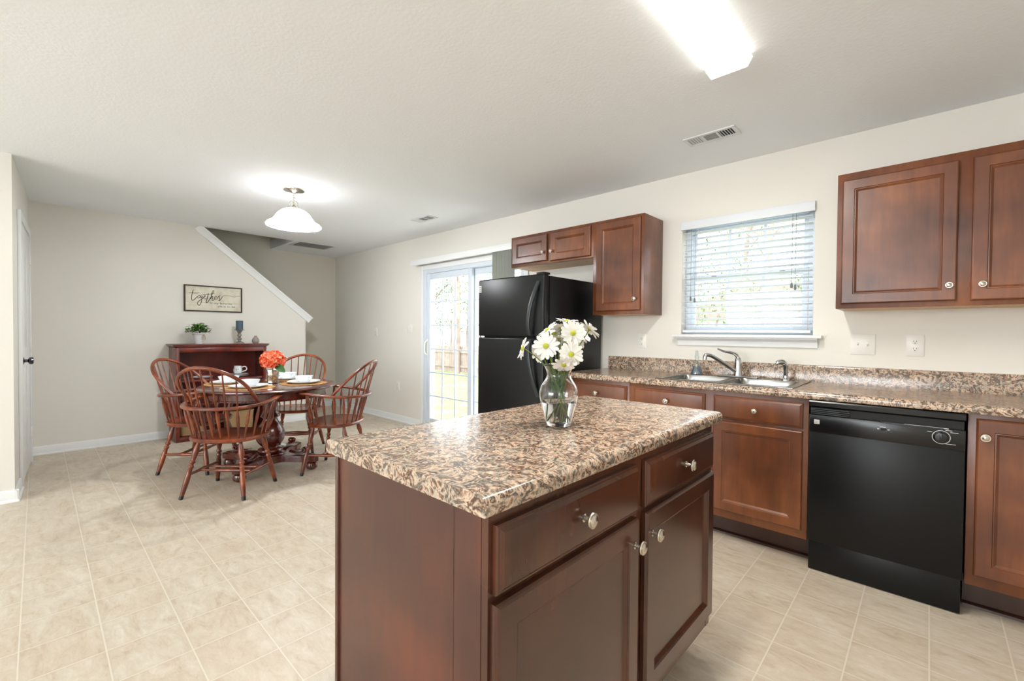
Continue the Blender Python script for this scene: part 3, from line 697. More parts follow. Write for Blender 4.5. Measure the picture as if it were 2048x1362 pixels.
# ------------------------------------------------------------------ sink, faucet, soap
sk = thing('sink', 'double bowl stainless steel drop-in sink below the window', 'sink', (-.915, 3.0, .914))
b = NB(); ox0, ox1, oy0, oy1 = -1.300, -.530, 2.765, 3.265; z1 = .9185
bowls = ((-1.262, -.935, 2.800, 3.150), (-.895, -.568, 2.800, 3.150))
for lo, hi in (((ox0, oy0), (ox1, bowls[0][2])), ((ox0, bowls[0][3]), (ox1, oy1)), ((ox0, bowls[0][2]), (bowls[0][0], bowls[0][3])), ((bowls[0][1], bowls[0][2]), (bowls[1][0], bowls[0][3])), ((bowls[1][1], bowls[0][2]), (ox1, bowls[0][3]))):
    box(b, (lo[0], lo[1], .9143), (hi[0], hi[1], z1))
sweep(b, [(ox0, oy0, .9165), (ox1, oy0, .9165), (ox1, oy1, .9165), (ox0, oy1, .9165)], .004, .003, 8, closed=True)
obj('rim', b, M['steel'], sk)
for x0, x1, y0, y1 in bowls:
    b = NB(); N = 40; rings = []
    cx, cy, hw, hh = (x0+x1)/2, (y0+y1)/2, (x1-x0)/2, (y1-y0)/2
    for s, z, pw in ((1.0, z1+.001, 14), (.985, .905, 8), (.965, .86, 8), (.93, .76, 7), (.86, .735, 5), (.15, .728, 2)):
        ring = []
        for k in range(N):
            a = 2*math.pi*k/N; c, sn = math.cos(a), math.sin(a)
            ring.append(b.verts.new((cx+math.copysign(abs(c)**(2/pw), c)*hw*s, cy+math.copysign(abs(sn)**(2/pw), sn)*hh*s, z)))
        rings.append(ring)
    for A, B in zip(rings, rings[1:]):
        for k in range(N): b.faces.new((A[k], A[(k+1) % N], B[(k+1) % N], B[k]))
    b.faces.new(rings[-1]); bw = obj('bowl', b, M['steel'], sk)
    b = NB(); lathe(b, [(.0, .729), (.03, .730), (.042, .732), (.045, .729)], 20, T(cx, cy, 0)); obj('drain', b, M['chrome'], bw)
fx, fy = -.930, 3.212
fc = thing('faucet', 'chrome single lever kitchen faucet behind the sink bowls', 'faucet', (fx, fy, z1))
b = NB(); box(b, (fx-.125, fy-.028, z1), (fx+.125, fy+.028, z1+.010), .005, 3); obj('deck_plate', b, M['chrome'], fc)
b = NB(); lathe(b, [(.029, z1+.009), (.027, z1+.02), (.022, z1+.06), (.022, z1+.085), (.021, z1+.115), (.016, z1+.132), (.0, z1+.136)], 24, T(fx, fy, 0)); obj('faucet_body', b, M['chrome'], fc)
b = NB(); sweep(b, smooth([(fx-.005, fy-.008, .950), (fx-.05, fy-.052, .995), (fx-.105, fy-.115, 1.045), (fx-.128, fy-.150, 1.064), (fx-.150, fy-.172, 1.066), (fx-.155, fy-.176, 1.04), (fx-.155, fy-.176, 1.034)], 5), [.013]*12+[.0125]*19, seg=12); obj('spout', b, M['chrome'], fc)
b = NB(); sweep(b, smooth([(fx+.004, fy+.006, z1+.10), (fx-.008, fy-.004, z1+.145), (fx-.035, fy-.020, z1+.163), (fx-.075, fy-.045, z1+.172), (fx-.110, fy-.070, z1+.190)], 6), [.017-.0105*i/24 for i in range(25)], [.014-.009*i/24 for i in range(25)], 10); obj('lever_handle', b, M['chrome'], fc)
sp = thing('sink_sprayer', 'chrome side sprayer at the right rear corner of the sink', 'sprayer', (-.652, 3.212, z1))
b = NB(); lathe(b, [(.024, z1), (.023, z1+.008), (.015, z1+.016), (.014, z1+.03)], 20, T(-.652, 3.212, 0)); obj('spray_base', b, M['chrome'], sp)
b = NB(); sweep(b, smooth([(-.652, 3.212, z1+.028), (-.652, 3.211, z1+.075), (-.655, 3.207, z1+.100), (-.668, 3.196, z1+.116), (-.688, 3.180, z1+.112), (-.692, 3.177, z1+.100)], 5), [.0115+.005*min(1, i/8) for i in range(16)]+[.0165-.005*i/9 for i in range(10)], seg=12); obj('spray_head', b, M['chrome'], sp)
so = thing('soap_bottle', 'clear conical soap bottle with blue liquid left of the faucet', 'soap bottle', (-1.200, 3.205, z1))
b = NB(); pr = [(.0, z1), (.040, z1+.001), (.041, z1+.008), (.034, z1+.035), (.022, z1+.07), (.014, z1+.10), (.013, z1+.115), (.017, z1+.125), (.013, z1+.14), (.009, z1+.170), (.0, z1+.172)]
lathe(b, pr, 28, T(-1.200, 3.205, 0)); obj('bottle', b, M['clear_plastic'], so)
b = NB(); lathe(b, [(.0, z1+.003), (.038, z1+.003), (.0385, z1+.009), (.0315, z1+.034), (.022, z1+.06), (.0, z1+.061)], 28, T(-1.200, 3.205, 0)); obj('soap', b, M['soap'], so)

# ------------------------------------------------------------------ outlets and switches
def plate(name, label, cat, c, u, n, w, h, kind, group=None):
    u, n, c = Vector(u), Vector(n), Vector(c); z = Vector((0, 0, 1))
    t = thing(name, label, cat, tuple(c-z*h/2), group)
    b = NB(); panel(b, c-u*w/2-z*h/2, u, z, n, w, h, [(0, 0), (0, .004), (.003, .006)]); obj('cover_plate', b, M['plastic'], t)
    if kind == 'outlet':
        for s in (-1, 1):
            cc = c+z*s*.020+n*.006
            b = NB(); lathe(b, [(.0, -.0004), (.0155, -.0004), (.0155, .0012), (.0145, .0018), (.0, .0018)], 24, axis_m(cc, n)); r = obj('receptacle', b, M['plastic'], t)
            b = NB()
            for e in (-1, 1):
                q = cc+u*e*.006+z*.003+n*.002; m = Matrix((u, z, n)).transposed().to_4x4(); m.translation = q; box(b, (-.0011, -.004, -.0006), (.0011, .004, .0004), m=m)
            lathe(b, [(.0, -.0006), (.0025, -.0006), (.0025, .0004), (.0, .0004)], 10, axis_m(cc-z*.007+n*.002, n)); obj('slots', b, M['slot'], r)
    elif kind.startswith('switch'):
        k = int(kind[-1])
        for i in range(k):
            cc = c+u*(i-(k-1)/2)*.046+n*.005; m = Matrix((u, z, n)).transposed().to_4x4(); m.translation = cc
            b = NB(); box(b, (-.0055, -.012, 0), (.0055, .012, .0022), m=m); m2 = m @ Matrix.Rotation(R(28 if i % 2 else -28), 4, 'X'); box(b, (-.0038, -.006, 0), (.0038, .006, .011), .001, m=m2); obj('toggle', b, M['plastic'], t)
    return t
plate('electrical_outlet', 'white outlet on the kitchen wall left of the window, just below the tall wall cabinet', 'outlet', (-1.688, W, 1.147), (1, 0, 0), (0, -1, 0), .072, .116, 'outlet')
plate('light_switch', 'white double toggle light switch plate between the kitchen window and the right outlet', 'light switch', (-.285, W, 1.152), (1, 0, 0), (0, -1, 0), .118, .120, 'switch2')
plate('electrical_outlet', 'white outlet on the kitchen wall below the large right wall cabinet', 'outlet', (-.055, W, 1.152), (1, 0, 0), (0, -1, 0), .076, .120, 'outlet')
plate('light_switch', 'white single light switch on the window wall nearest the stair corner', 'light switch', (-5.81, W, 1.21), (1, 0, 0), (0, -1, 0), .072, .116, 'switch1')
plate('light_switch', 'white double light switch plate on the wall just left of the sliding door', 'light switch', (-4.965, W, 1.255), (1, 0, 0), (0, -1, 0), .118, .118, 'switch2')
plate('electrical_outlet', 'white outlet low on the window wall between the stairs and the sliding door', 'outlet', (-5.24, W, .48), (1, 0, 0), (0, -1, 0), .072, .116, 'outlet')
plate('electrical_outlet', 'white outlet low on the dining wall, left of the bookcase', 'outlet', (XF, .925, .46), (0, 1, 0), (1, 0, 0), .072, .116, 'outlet')

# ------------------------------------------------------------------ glass vase and daisies
vx, vy, vz = -.845, 1.118, .914
va = thing('glass_vase', 'clear curved glass vase half filled with water on the kitchen island', 'vase', (vx, vy, vz))
outer = smooth([(.036, 0, 0), (.040, 0, .006), (.047, 0, .035), (.057, 0, .072), (.061, 0, .100), (.056, 0, .122), (.044, 0, .142), (.0375, 0, .156), (.040, 0, .172), (.0495, 0, .190)], 4)
out = [(p.x, p.z+vz) for p in outer]; inn = [(max(r-.0028, .001), z) for r, z in out if z > vz+.010]
b = NB(); lathe(b, [(.0, vz)]+out+[(out[-1][0]-.0014, out[-1][1]+.001)]+inn[::-1]+[(.0, vz+.009)], 48, T(vx, vy, 0)); obj('glass_body', b, M['glass'], va, angle=60)
wl = vz+.075; wat = [(r-.0002, z) for r, z in inn if z < wl]; rl = wat[-1][0]+.0015
b = NB(); lathe(b, [(.0, vz+.0095)]+wat+[(rl, wl), (.0, wl)], 48, T(vx, vy, 0)); obj('water', b, M['water'], va, angle=40)

def at_depth(u, v, dd):
    """world point at pixel (u,v) of the photo, dd metres along the optical axis (used once, to read positions)"""
    d = fw*889.4+r2*(u-1024)-u2*(v-681); d = d/889.4
    return Vector((0, 0, 1.2018))+d*dd
D0 = 1.392
DAISIES = [  # u, v, depth offset, facing (du right, dv up, toward camera), radius, label
 (1091.6, 692, -.045, (-.15, .1, 1), .034, 'large open white daisy at the left front of the bouquet'),
 (1145.7, 666, -.035, (.1, .1, 1), .033, 'white daisy facing forward at the upper right of the bouquet'),
 (1142, 709, -.060, (.1, 0, 1), .032, 'white daisy facing forward just above the right vase rim'),
 (1095, 660, .0, (-.55, .7, .1), .032, 'white daisy turned left at the upper left of the bouquet'),
 (1121, 655, .02, (-.1, 1, -.3), .031, 'white daisy pointing up at the upper middle, seen from behind'),
 (1134, 642, .03, (.1, 1, .1), .032, 'topmost white daisy of the bouquet'),
 (1118, 676, -.01, (.05, .9, -.2), .031, 'white daisy seen from below in the middle of the bouquet'),
 (1157, 681, .02, (.7, -.1, .7), .028, 'white daisy turned right, lower right of the bouquet'),
 (1179, 659, .0, (.7, .8, -.2), .031, 'rightmost white daisy of the bouquet, seen from behind'),
 (1046, 697, -.01, (-1, .25, .2), .031, 'leftmost white daisy on a long bent stem'),
 (1076, 705, .02, (-.8, -.1, .5), .026, 'small white daisy low at the left of the bouquet'),
 (1128, 729, -.058, (.0, -.75, .6), .030, 'drooping white daisy resting on the front vase rim'),
 (1108, 668, .04, (-.3, .8, .4), .030, 'white daisy half hidden behind the upper left of the bouquet'),
 (1150, 652, .05, (.4, .9, .2), .030, 'white daisy half hidden behind the upper right of the bouquet'),
 (1129, 690, .035, (.1, .3, .9), .029, 'white daisy deep in the middle, behind the front blooms'),
 (1163, 668, .045, (.5, .5, .6), .028, 'white daisy at the far right back, between two larger blooms'),
]
def petal(bm, m, L, w, curl, seed):
    n = 6; cols = []
    for i in range(n+1):
        t = i/n; wd_ = w*(.35+1.5*t-.95*t**3)*(1 if i < n else .55)/1.0
        z = curl*L*t*t; row = []
        for s in (-1, 0, 1): row.append(bm.verts.new(m @ Vector((L*t, s*wd_*.5, z+(.0 if s else -.0012)))))
        cols.append(row)
    for A, B in zip(cols, cols[1:]):
        for k in (0, 1): bm.faces.new((A[k], A[k+1], B[k+1], B[k]))
def leaf(bm, m, L, w, bend=.2):
    n = 6; cols = []
    for i in range(n+1):
        t = i/n; ww = w*math.sin(math.pi*min(1, t*.93+.04))**.8; row = []
        for s in (-1, 0, 1): row.append(bm.verts.new(m @ Vector((L*t, s*ww*.5, -bend*L*t*t+(abs(s)*.12*ww)))))
        cols.append(row)
    for A, B in zip(cols, cols[1:]):
        for k in (0, 1): bm.faces.new((A[k], A[k+1], B[k+1], B[k]))
for i, (u, v, dd, face, rad, lab) in enumerate(DAISIES):
    c = at_depth(u, v, D0+dd); n = (r2*face[0]+u2*face[1]-fw*face[2]).normalized()
    ang = R(137*i+40); ft = V(vx+.029*math.cos(ang), vy+.029*math.sin(ang), vz+.014)
    if i in (3, 4, 6, 8, 10, 12, 13, 14, 15): ft = V(vx+.016*math.cos(ang), vy+.016*math.sin(ang), vz+.105)
    dsy = thing('daisy', lab, 'daisy', tuple(ft), 'white daisies in the glass vase')
    m0 = axis_m(c, n); b = NB(); np_ = 15+i % 3
    for k in range(np_):
        a = 2*math.pi*k/np_+rnd.uniform(-.08, .08)
        petal(b, m0 @ Matrix.Rotation(a, 4, 'Z') @ T(.005, 0, 0) @ Matrix.Rotation(R(-rnd.uniform(2, 14)), 4, 'Y'), rad*1.13*rnd.uniform(.84, 1.0), .0118, rnd.uniform(-.25, .05), k)
    obj('petals', b, M['petal_white'], dsy, angle=180)
    b = NB(); lathe(b, [(.0, -.003), (.006, -.002), (.0085, .001), (.0075, .004), (.004, .0058), (.0, .006)], 16, m0); obj('flower_center', b, M['daisy_eye'], dsy)
    nk = V(vx, vy, vz+.158)+V(math.cos(ang+2.6), math.sin(ang+2.6), 0)*.014
    hv = V(c.x-vx, c.y-vy, 0); nk = V(vx, vy, vz+.158)+(hv.normalized()*min(.024, hv.length*.4) if hv.length > 1e-3 else V(0, 0, 0))
    if c.z < vz+.20: nk = V(vx, vy, vz+.168)+hv.normalized()*.032
    low = (ft+nk)/2+V(0, 0, -.01)
    midp = (nk+c)/2+V(0, 0, .012)
    b = NB(); sweep(b, smooth([ft, low, nk, midp, c-n*.010+V(0, 0, -.002), c-n*.002], 6), .0017, seg=7); obj('stem', b, M['stem'], dsy)
    b = NB()
    for j in range(2):
        hz = rnd.uniform(.10, .185); tt = max(0, (vz+hz-ft.z)/(nk.z-ft.z)); p = ft.lerp(nk, min(1, tt)); aa = rnd.uniform(0, 6.28)
        leaf(b, T(*p) @ Matrix.Rotation(aa, 4, 'Z') @ Matrix.Rotation(R(-rnd.uniform(50, 82)), 4, 'Y'), rnd.uniform(.022, .036), rnd.uniform(.010, .016), .1)
    obj('leaves', b, M['leaf'], dsy, angle=180)

# ------------------------------------------------------------------ dining chairs
hoopR = .262
def hoop_pt(y):
    cth = max(-1, min(1, y/hoopR)); s = math.sqrt(max(0, 1-cth*cth))**.85
    return V(-.055-.275*s, y, .668+.280*s)
def make_chair(label):
    t = thing('windsor_chair', label, 'chair', (0, 0, 0), 'windsor armchairs around the dining table')
    cw = M['chair']
    # saddle seat
    b = NB(); N = 48; rings = []
    for s, z in ((.02, .428), (.55, .430), (.88, .4285), (.965, .432), (1.0, .423), (.985, .408), (.90, .400), (.5, .400), (.02, .400)):
        ring = []
        for k in range(N):
            a = 2*math.pi*k/N; c, sn = math.cos(a), math.sin(a)
            x = .218*math.copysign(abs(c)**(2/2.6), c)*s; y = .262*math.copysign(abs(sn)**(2/2.4), sn)*s*(1 if c > 0 else 1-.10*abs(c))
            dz = .0
            if z > .42: dz = -.012*math.exp(-((x+.05)/.1)**2)*math.exp(-(abs(y)-.09)**2/.006)
            ring.append(b.verts.new((x, y, z+dz)))
        rings.append(ring)
    for A, B in zip(rings, rings[1:]):
        for k in range(N): b.faces.new((A[k], A[(k+1) % N], B[(k+1) % N], B[k]))
    b.faces.new(rings[0]); b.faces.new(rings[-1]); obj('seat', b, cw, t, angle=50)
    # arm rail
    half = [(.185, .262, .694), (.16, .280, .695), (.08, .290, .684), (-.04, .283, .671), (-.15, .243, .661), (-.225, .165, .656), (-.262, .07, .655)]
    pts = [(x, -y, z) for x, y, z in half]+[(-.270, 0, .655)]+[(x, y, z) for x, y, z in half[::-1]]
    P = smooth(pts, 5); n = len(P)
    wx = [(.028 if (i < 6 or i > n-7) else .021) for i in range(n)]; wx[0] = wx[-1] = .016
    b = NB(); sweep(b, P, wx, .0115, 12, upv=(0, 0, 1), power=3); obj('arm_rail', b, cw, t, angle=50)
    # hoop
    hp = []
    for k in range(33):
        a = math.pi*k/32; y = hoopR*math.cos(a); q = hoop_pt(y); bulge = 1+.07*math.sin(a)*abs(math.cos(a))*2; hp.append((q.x, y*bulge*(1-.06*(abs(math.cos(a))**8)), q.z))
    b = NB(); sweep(b, hp, .0125, .0115, 10, upv=(1, 0, .8), power=2.6); obj('back_hoop', b, cw, t, angle=50)
    # long spindles
    for i in range(-3, 4):
        top = hoop_pt(i*.066); bot = V(-.190+.0062*abs(i)**1.9, i*.050, .424)
        rp = [(0, .0055), (.12, .0075), (.24, .0105), (.36, .0115), (.44, .007), (.5, .0062), (.75, .0058), (.985, .0045)] if True else 0
        b = NB(); turned(b, bot, top, rp, 8); obj('spindle', b, cw, t, angle=60)
    for s in (-1, 1):
        for bx, by, tx, ty, tz in ((-.135, .188, -.155, .240, .658), (-.075, .215, -.085, .270, .666), (.0, .232, .0, .286, .674), (.065, .228, .075, .288, .682)):
            b = NB(); turned(b, (bx, s*by, .424), (tx, s*ty, tz), [(0, .0055), (.3, .0075), (.62, .0115), (.75, .0105), (.9, .006), (1, .005)], 8); obj('spindle', b, cw, t, angle=60)
        b = NB(); turned(b, (.118, s*.208, .422), (.140, s*.274, .686), [(0, .010), (.06, .013), (.10, .012), (.12, .016), (.16, .012), (.20, .017), (.38, .021), (.50, .015), (.60, .010), (.63, .015), (.67, .010), (.78, .016), (.90, .012), (1, .009)], 12); obj('arm_post', b, cw, t, angle=50)
    # legs
    LP = [(0, .011), (.06, .013), (.14, .019), (.22, .0205), (.32, .0135), (.345, .0125), (.36, .0185), (.385, .0185), (.40, .0125), (.425, .0125), (.44, .018), (.465, .018), (.48, .0135), (.56, .017), (.66, .019), (.80, .0175), (.94, .0135)]
    feet = {}
    for sx, tx, fxx, ty, fyy in ((1, .130, .202, .165, .232), (-1, -.120, -.205, .150, .225)):
        for s in (-1, 1):
            a, f = V(tx, s*ty, .405), V(fxx, s*fyy, .0); feet[(sx, s)] = (a, f); L = (f-a).length
            b = NB(); lathe(b, [(r, q*L) for q, r in LP], 12, axis_m(a, f-a)); lg = obj('leg', b, cw, t, angle=50)
            e = a.lerp(f, .935); b = NB(); lathe(b, [(.0140, 0), (.0145, .004), (.0130, (f-e).length), (.0, (f-e).length)], 12, axis_m(e, f-e)); obj('leg_tip', b, M['tip'], lg)
    def on_leg(k, z): a, f = feet[k]; return a.lerp(f, (a.z-z)/a.z)
    SP = [(0, .0065), (.08, .009), (.3, .010), (.42, .0135), (.5, .015), (.58, .0135), (.7, .010), (.92, .009), (1, .0065)]
    sd = {}
    for s in (-1, 1):
        a, f = on_leg((-1, s), .165), on_leg((1, s), .165); sd[s] = (a, f); b = NB(); turned(b, a, f, SP, 10); obj('stretcher', b, cw, t, angle=60)
    for q in (.36, .64):
        a, f = sd[-1][0].lerp(sd[-1][1], q), sd[1][0].lerp(sd[1][1], q); b = NB(); turned(b, a, f, SP, 10); obj('stretcher', b, cw, t, angle=60)
    return t
ch0 = make_chair('windsor armchair nearest the camera, its back turned to the kitchen')
CH = [(-3.83, .99, 133, None), (-4.665, .975, 46, 'windsor armchair at the left of the table, beside the bookcase'),
      (-3.79, 1.80, 222, 'windsor armchair at the right of the table, closest to the island, seen from the side'),
      (-4.69, 1.785, 321, 'windsor armchair on the far side of the table, facing the camera')]
for x, y, a, lab in CH:
    c = ch0 if lab is None else copy_tree(ch0)
    c.location = (x, y, 0); c.rotation_euler = (0, 0, R(a))
    if lab: c['label'] = lab

# ------------------------------------------------------------------ dining table
tx, ty, TZ = -4.225, 1.400, .738
dt = thing('dining_table', 'round dark cherry pedestal dining table surrounded by windsor chairs', 'table', (tx, ty, 0))
b = NB(); lathe(b, [(.0, TZ), (.515, TZ), (.532, TZ-.003), (.540, TZ-.010), (.541, TZ-.017), (.534, TZ-.024), (.522, TZ-.028), (.500, TZ-.031), (.0, TZ-.031)], 96, T(tx, ty, 0)); obj('tabletop', b, M['table'], dt)
b = NB(); lathe(b, [(.0, TZ-.032), (.455, TZ-.032), (.455, TZ-.088), (.459, TZ-.092), (.459, TZ-.100), (.445, TZ-.102), (.0, TZ-.102)], 80, T(tx, ty, 0)); obj('apron', b, M['table'], dt)
b = NB(); pr = [(0, 0, .636), (.12, 0, .634), (.125, 0, .615), (.075, 0, .600), (.062, 0, .560), (.060, 0, .500), (.075, 0, .465), (.078, 0, .455), (.058, 0, .440), (.062, 0, .415), (.095, 0, .365), (.115, 0, .305), (.110, 0, .250), (.080, 0, .205), (.062, 0, .190), (.066, 0, .180), (.092, 0, .172), (.100, 0, .160), (.096, 0, .146), (.080, 0, .138), (.115, 0, .132), (.12, 0, .120)]
lathe(b, [(p.x, p.z) for p in smooth(pr, 4)], 40, T(tx, ty, 0)); obj('pedestal', b, M['table'], dt, angle=50)
fa = math.atan2(1.652-ty, -3.896-tx)
b = NB(); poly = []
for k in range(96):
    a = 2*math.pi*k/96; q = ((a+math.pi/4) % (math.pi/2))-math.pi/4      # angle from the nearest arm
    r = min(.445/math.cos(q), .17+.28*math.exp(-(abs(q)/.23)**2.2))
    poly.append((r*math.cos(a+fa), r*math.sin(a+fa)))
extrude(b, poly, (tx, ty, .072), (1, 0, 0), (0, 1, 0), (0, 0, 1), .044); extrude(b, [(x*.93, y*.93) for x, y in poly], (tx, ty, .115), (1, 0, 0), (0, 1, 0), (0, 0, 1), .012)
obj('base_platform', b, M['table'], dt)
for k in range(4):
    a = fa+k*math.pi/2; px, py = tx+.385*math.cos(a), ty+.385*math.sin(a)
    b = NB(); lathe(b, [(.0, .0), (.026, .001), (.046, .016), (.050, .036), (.042, .058), (.03, .066), (.03, .073)], 24, T(px, py, 0)); obj('bun_foot', b, M['table'], dt)
    b = NB(); sd_ = V(-math.sin(a), math.cos(a), 0); cc = V(tx+.29*math.cos(a), ty+.29*math.sin(a), .145); ra = V(math.cos(a), math.sin(a), 0)
    sweep(b, smooth([cc-ra*.10+V(0, 0, .010), cc-ra*.05+V(0, 0, -.002), cc, cc+ra*.035+V(0, 0, .008), cc+ra*.045+V(0, 0, .026), cc+ra*.028+V(0, 0, .038), cc+ra*.014+V(0, 0, .028), cc+ra*.020+V(0, 0, .018)], 5), .010, .028, 10, upv=tuple(sd_), power=3); obj('scroll', b, M['table'], dt)

# table settings
def squarish(bm, prof, cx, cy, pw, N=40, rot=0, caps=True):
    rings = []
    for r, z in prof:
        ring = []
        for k in range(N):
            a = 2*math.pi*k/N; c, s = math.cos(a), math.sin(a)
            x = math.copysign(abs(c)**(2/pw), c)*r; y = math.copysign(abs(s)**(2/pw), s)*r
            ring.append(bm.verts.new((cx+x*math.cos(rot)-y*math.sin(rot), cy+x*math.sin(rot)+y*math.cos(rot), z)))
        rings.append(ring)
    for A, B in zip(rings, rings[1:]):
        for k in range(N): bm.faces.new((A[k], A[(k+1) % N], B[(k+1) % N], B[k]))
    if caps: bm.faces.new(rings[0][::-1]); bm.faces.new(rings[-1])
SET = [((-4.035, 1.175), 'nearest the camera, in front of the near chair'), ((-4.065, 1.625), 'on the right side of the table, by the right chair'),
       ((-4.470, 1.145), 'on the left side of the table, by the left chair'), ((-4.480, 1.640), 'on the far side of the table, by the far chair')]
for (sx_, sy_), wh in SET:
    rot = math.atan2(sy_-ty, sx_-tx)
    b = NB(); N = 60
    z0 = TZ
    def mring(r, z, wob): return [b.verts.new((sx_+(r+wob*.006*math.cos(18*2*math.pi*k/N*1.0))*math.cos(2*math.pi*k/N), sy_+(r+wob*.006*math.cos(18*2*math.pi*k/N))*math.sin(2*math.pi*k/N), z)) for k in range(N)]
    rr = [mring(.19, z0, 1), mring(.192, z0+.003, 1), mring(.178, z0+.0055, .4), mring(.02, z0+.0055, 0)]
    for A, B in zip(rr, rr[1:]):
        for k in range(N): b.faces.new((A[k], A[(k+1) % N], B[(k+1) % N], B[k]))
    b.faces.new(rr[0][::-1]); b.faces.new(rr[-1])
    tag(obj('placemat', b, M['mat'], angle=60), 'round woven straw placemat '+wh, 'placemat', 'woven placemats on the dining table')
    zp = z0+.006
    b = NB(); squarish(b, [(.085, zp), (.090, zp+.002), (.128, zp+.014), (.134, zp+.019), (.131, zp+.0205), (.118, zp+.016), (.095, zp+.007), (.05, zp+.005), (.003, zp+.005)], sx_, sy_, 2.5, rot=rot)
    tag(obj('dinner_plate', b, M['ceramic'], angle=60), 'white square-round dinner plate '+wh, 'plate', 'dinner plates on the dining table')
    zb = zp+.006
    b = NB(); squarish(b, [(.040, zb), (.042, zb+.004), (.058, zb+.022), (.070, zb+.048), (.072, zb+.056), (.069, zb+.056), (.064, zb+.045), (.050, zb+.018), (.03, zb+.008), (.003, zb+.007)], sx_, sy_, 3.4, rot=rot)
    tag(obj('bowl', b, M['ceramic'], angle=60), 'white rounded square bowl '+wh, 'bowl', 'bowls on the dining table')
# centrepiece
cx_, cy_ = -4.255, 1.430
b = NB(); lathe(b, [(.0, TZ), (.040, TZ), (.043, TZ+.006), (.050, TZ+.110), (.052, TZ+.122), (.049, TZ+.122), (.040, TZ+.012), (.0, TZ+.010)], 8, T(cx_, cy_, 0) @ Matrix.Rotation(R(20), 4, 'Z'))
tag(obj('mercury_vase', b, M['vase_mercury'], angle=20), 'silver mercury glass vase in the middle of the dining table', 'vase')
hy = thing('hydrangea', 'coral orange hydrangea bloom with one green leaf in the silver vase', 'flower', (cx_, cy_, TZ+.012))
b = NB(); b2 = NB(); hc = V(cx_, cy_, TZ+.205)
for k in range(120):
    zz = 1-1.75*(k+.5)/120; th = k*2.39996; rr_ = math.sqrt(max(0, 1-zz*zz)); n = V(rr_*math.cos(th), rr_*math.sin(th), zz)
    c = hc+V(n.x*.088, n.y*.088, n.z*.072)*rnd.uniform(.86, 1.05); m0 = axis_m(c, n+V(rnd.uniform(-.3, .3), rnd.uniform(-.3, .3), rnd.uniform(-.2, .3)))
    tgt = b if rnd.random() < .68 else b2
    for q in range(4): petal(tgt, m0 @ Matrix.Rotation(q*math.pi/2+rnd.uniform(-.2, .2), 4, 'Z') @ Matrix.Rotation(R(-rnd.uniform(5, 45)), 4, 'Y'), .023, .021, .2, q)
obj('petals', b, M['coral'], hy, angle=180); obj('pale_petals', b2, M['coral_light'], hy, angle=180, label='paler salmon petals')
b = NB(); sweep(b, smooth([(cx_+.01, cy_, TZ+.015), (cx_, cy_, TZ+.10), tuple(hc)], 5), .004, seg=7); obj('stem', b, M['stem'], hy)
b = NB(); lp = hc+r2*.035-fw*.03+V(0, 0, -.035); dr = (r2*1.0-V(0, 0, .62)-fw*.3).normalized(); zz = (-fw*.8+V(0, 0, .6)); zz = (zz-dr*zz.dot(dr)).normalized(); yy = zz.cross(dr)
mm = Matrix((dr, yy, zz)).transposed().to_4x4(); mm.translation = lp; leaf(b, mm, .12, .062, .12); obj('leaf', b, M['leaf_dark'], hy, angle=180)

# ------------------------------------------------------------------ bookcase
HX0, HX1, HY0, HY1, HZ = XF+.02, -5.84, 1.000, 1.890, 1.052
bc = thing('bookcase', 'low dark cherry bookcase against the dining wall under the sign', 'bookcase', ((HX0+HX1)/2, (HY0+HY1)/2, 0))
hm = M['hutch']
for y in (HY0, HY1-.022): boxobj('side_panel', (HX0, y, 0), (HX1, y+.022, HZ-.028), hm, bc, .002)
b = NB(); Lh = HY1-HY0
for ofs, z0, z1 in ((.0, HZ-.040, HZ-.030), (.012, HZ-.030, HZ-.020), (.022, HZ-.020, HZ-.008), (.028, HZ-.008, HZ)):
    box(b, (HX0, HY0-ofs, z0), (HX1+ofs, HY1+ofs, z1), .002)
obj('top', b, hm, bc)
for z in (.05, .40, .660): boxobj('shelf', (HX0+.012, HY0+.02, z-.022), (HX1-.004, HY1-.02, z), hm, bc, .002)
boxobj('back_panel', (HX0, HY0+.02, .03), (HX0+.010, HY1-.02, HZ-.03), hm, bc)
b = NB()
for lo, hi in (((HY0, 0), (HY0+.035, HZ-.04)), ((HY1-.035, 0), (HY1, HZ-.04)), ((HY0+.035, HZ-.085), (HY1-.035, HZ-.04)), ((HY0+.035, 0), (HY1-.035, .05))):
    box(b, (HX1-.002, lo[0], lo[1]), (HX1+.012, hi[0], hi[1]), .002)
obj('face_frame', b, hm, bc)
def basket(label, x, y, z, w, d, h):
    t = thing('wicker_basket', label, 'basket', (x, y, z), 'wicker baskets in the bookcase')
    b = NB(); squarish(b, [(.90, z), (.93, z+.004), (1.0, z+h), (.95, z+h), (.88, z+.01), (.02, z+.01)], 0, 0, 6, 40)
    for v in b.verts: v.co.x = x+v.co.x*d/2; v.co.y = y+v.co.y*w/2
    obj('basket_body', b, M['basket'], t)
    b = NB(); ring = []
    for k in range(40):
        a = 2*math.pi*k/40; c, s = math.cos(a), math.sin(a); ring.append((x+math.copysign(abs(c)**(1/3), c)*d/2*.985, y+math.copysign(abs(s)**(1/3), s)*w/2*.985, z+h))
    sweep(b, ring, .008, seg=6, closed=True); obj('rim', b, M['basket'], t)
basket('tan wicker basket at the left end of the bottom bookcase shelf', -6.02, 1.165, .051, .24, .27, .165)
basket('tan wicker basket at the right of the bottom bookcase shelf', -6.02, 1.640, .051, .28, .27, .205)
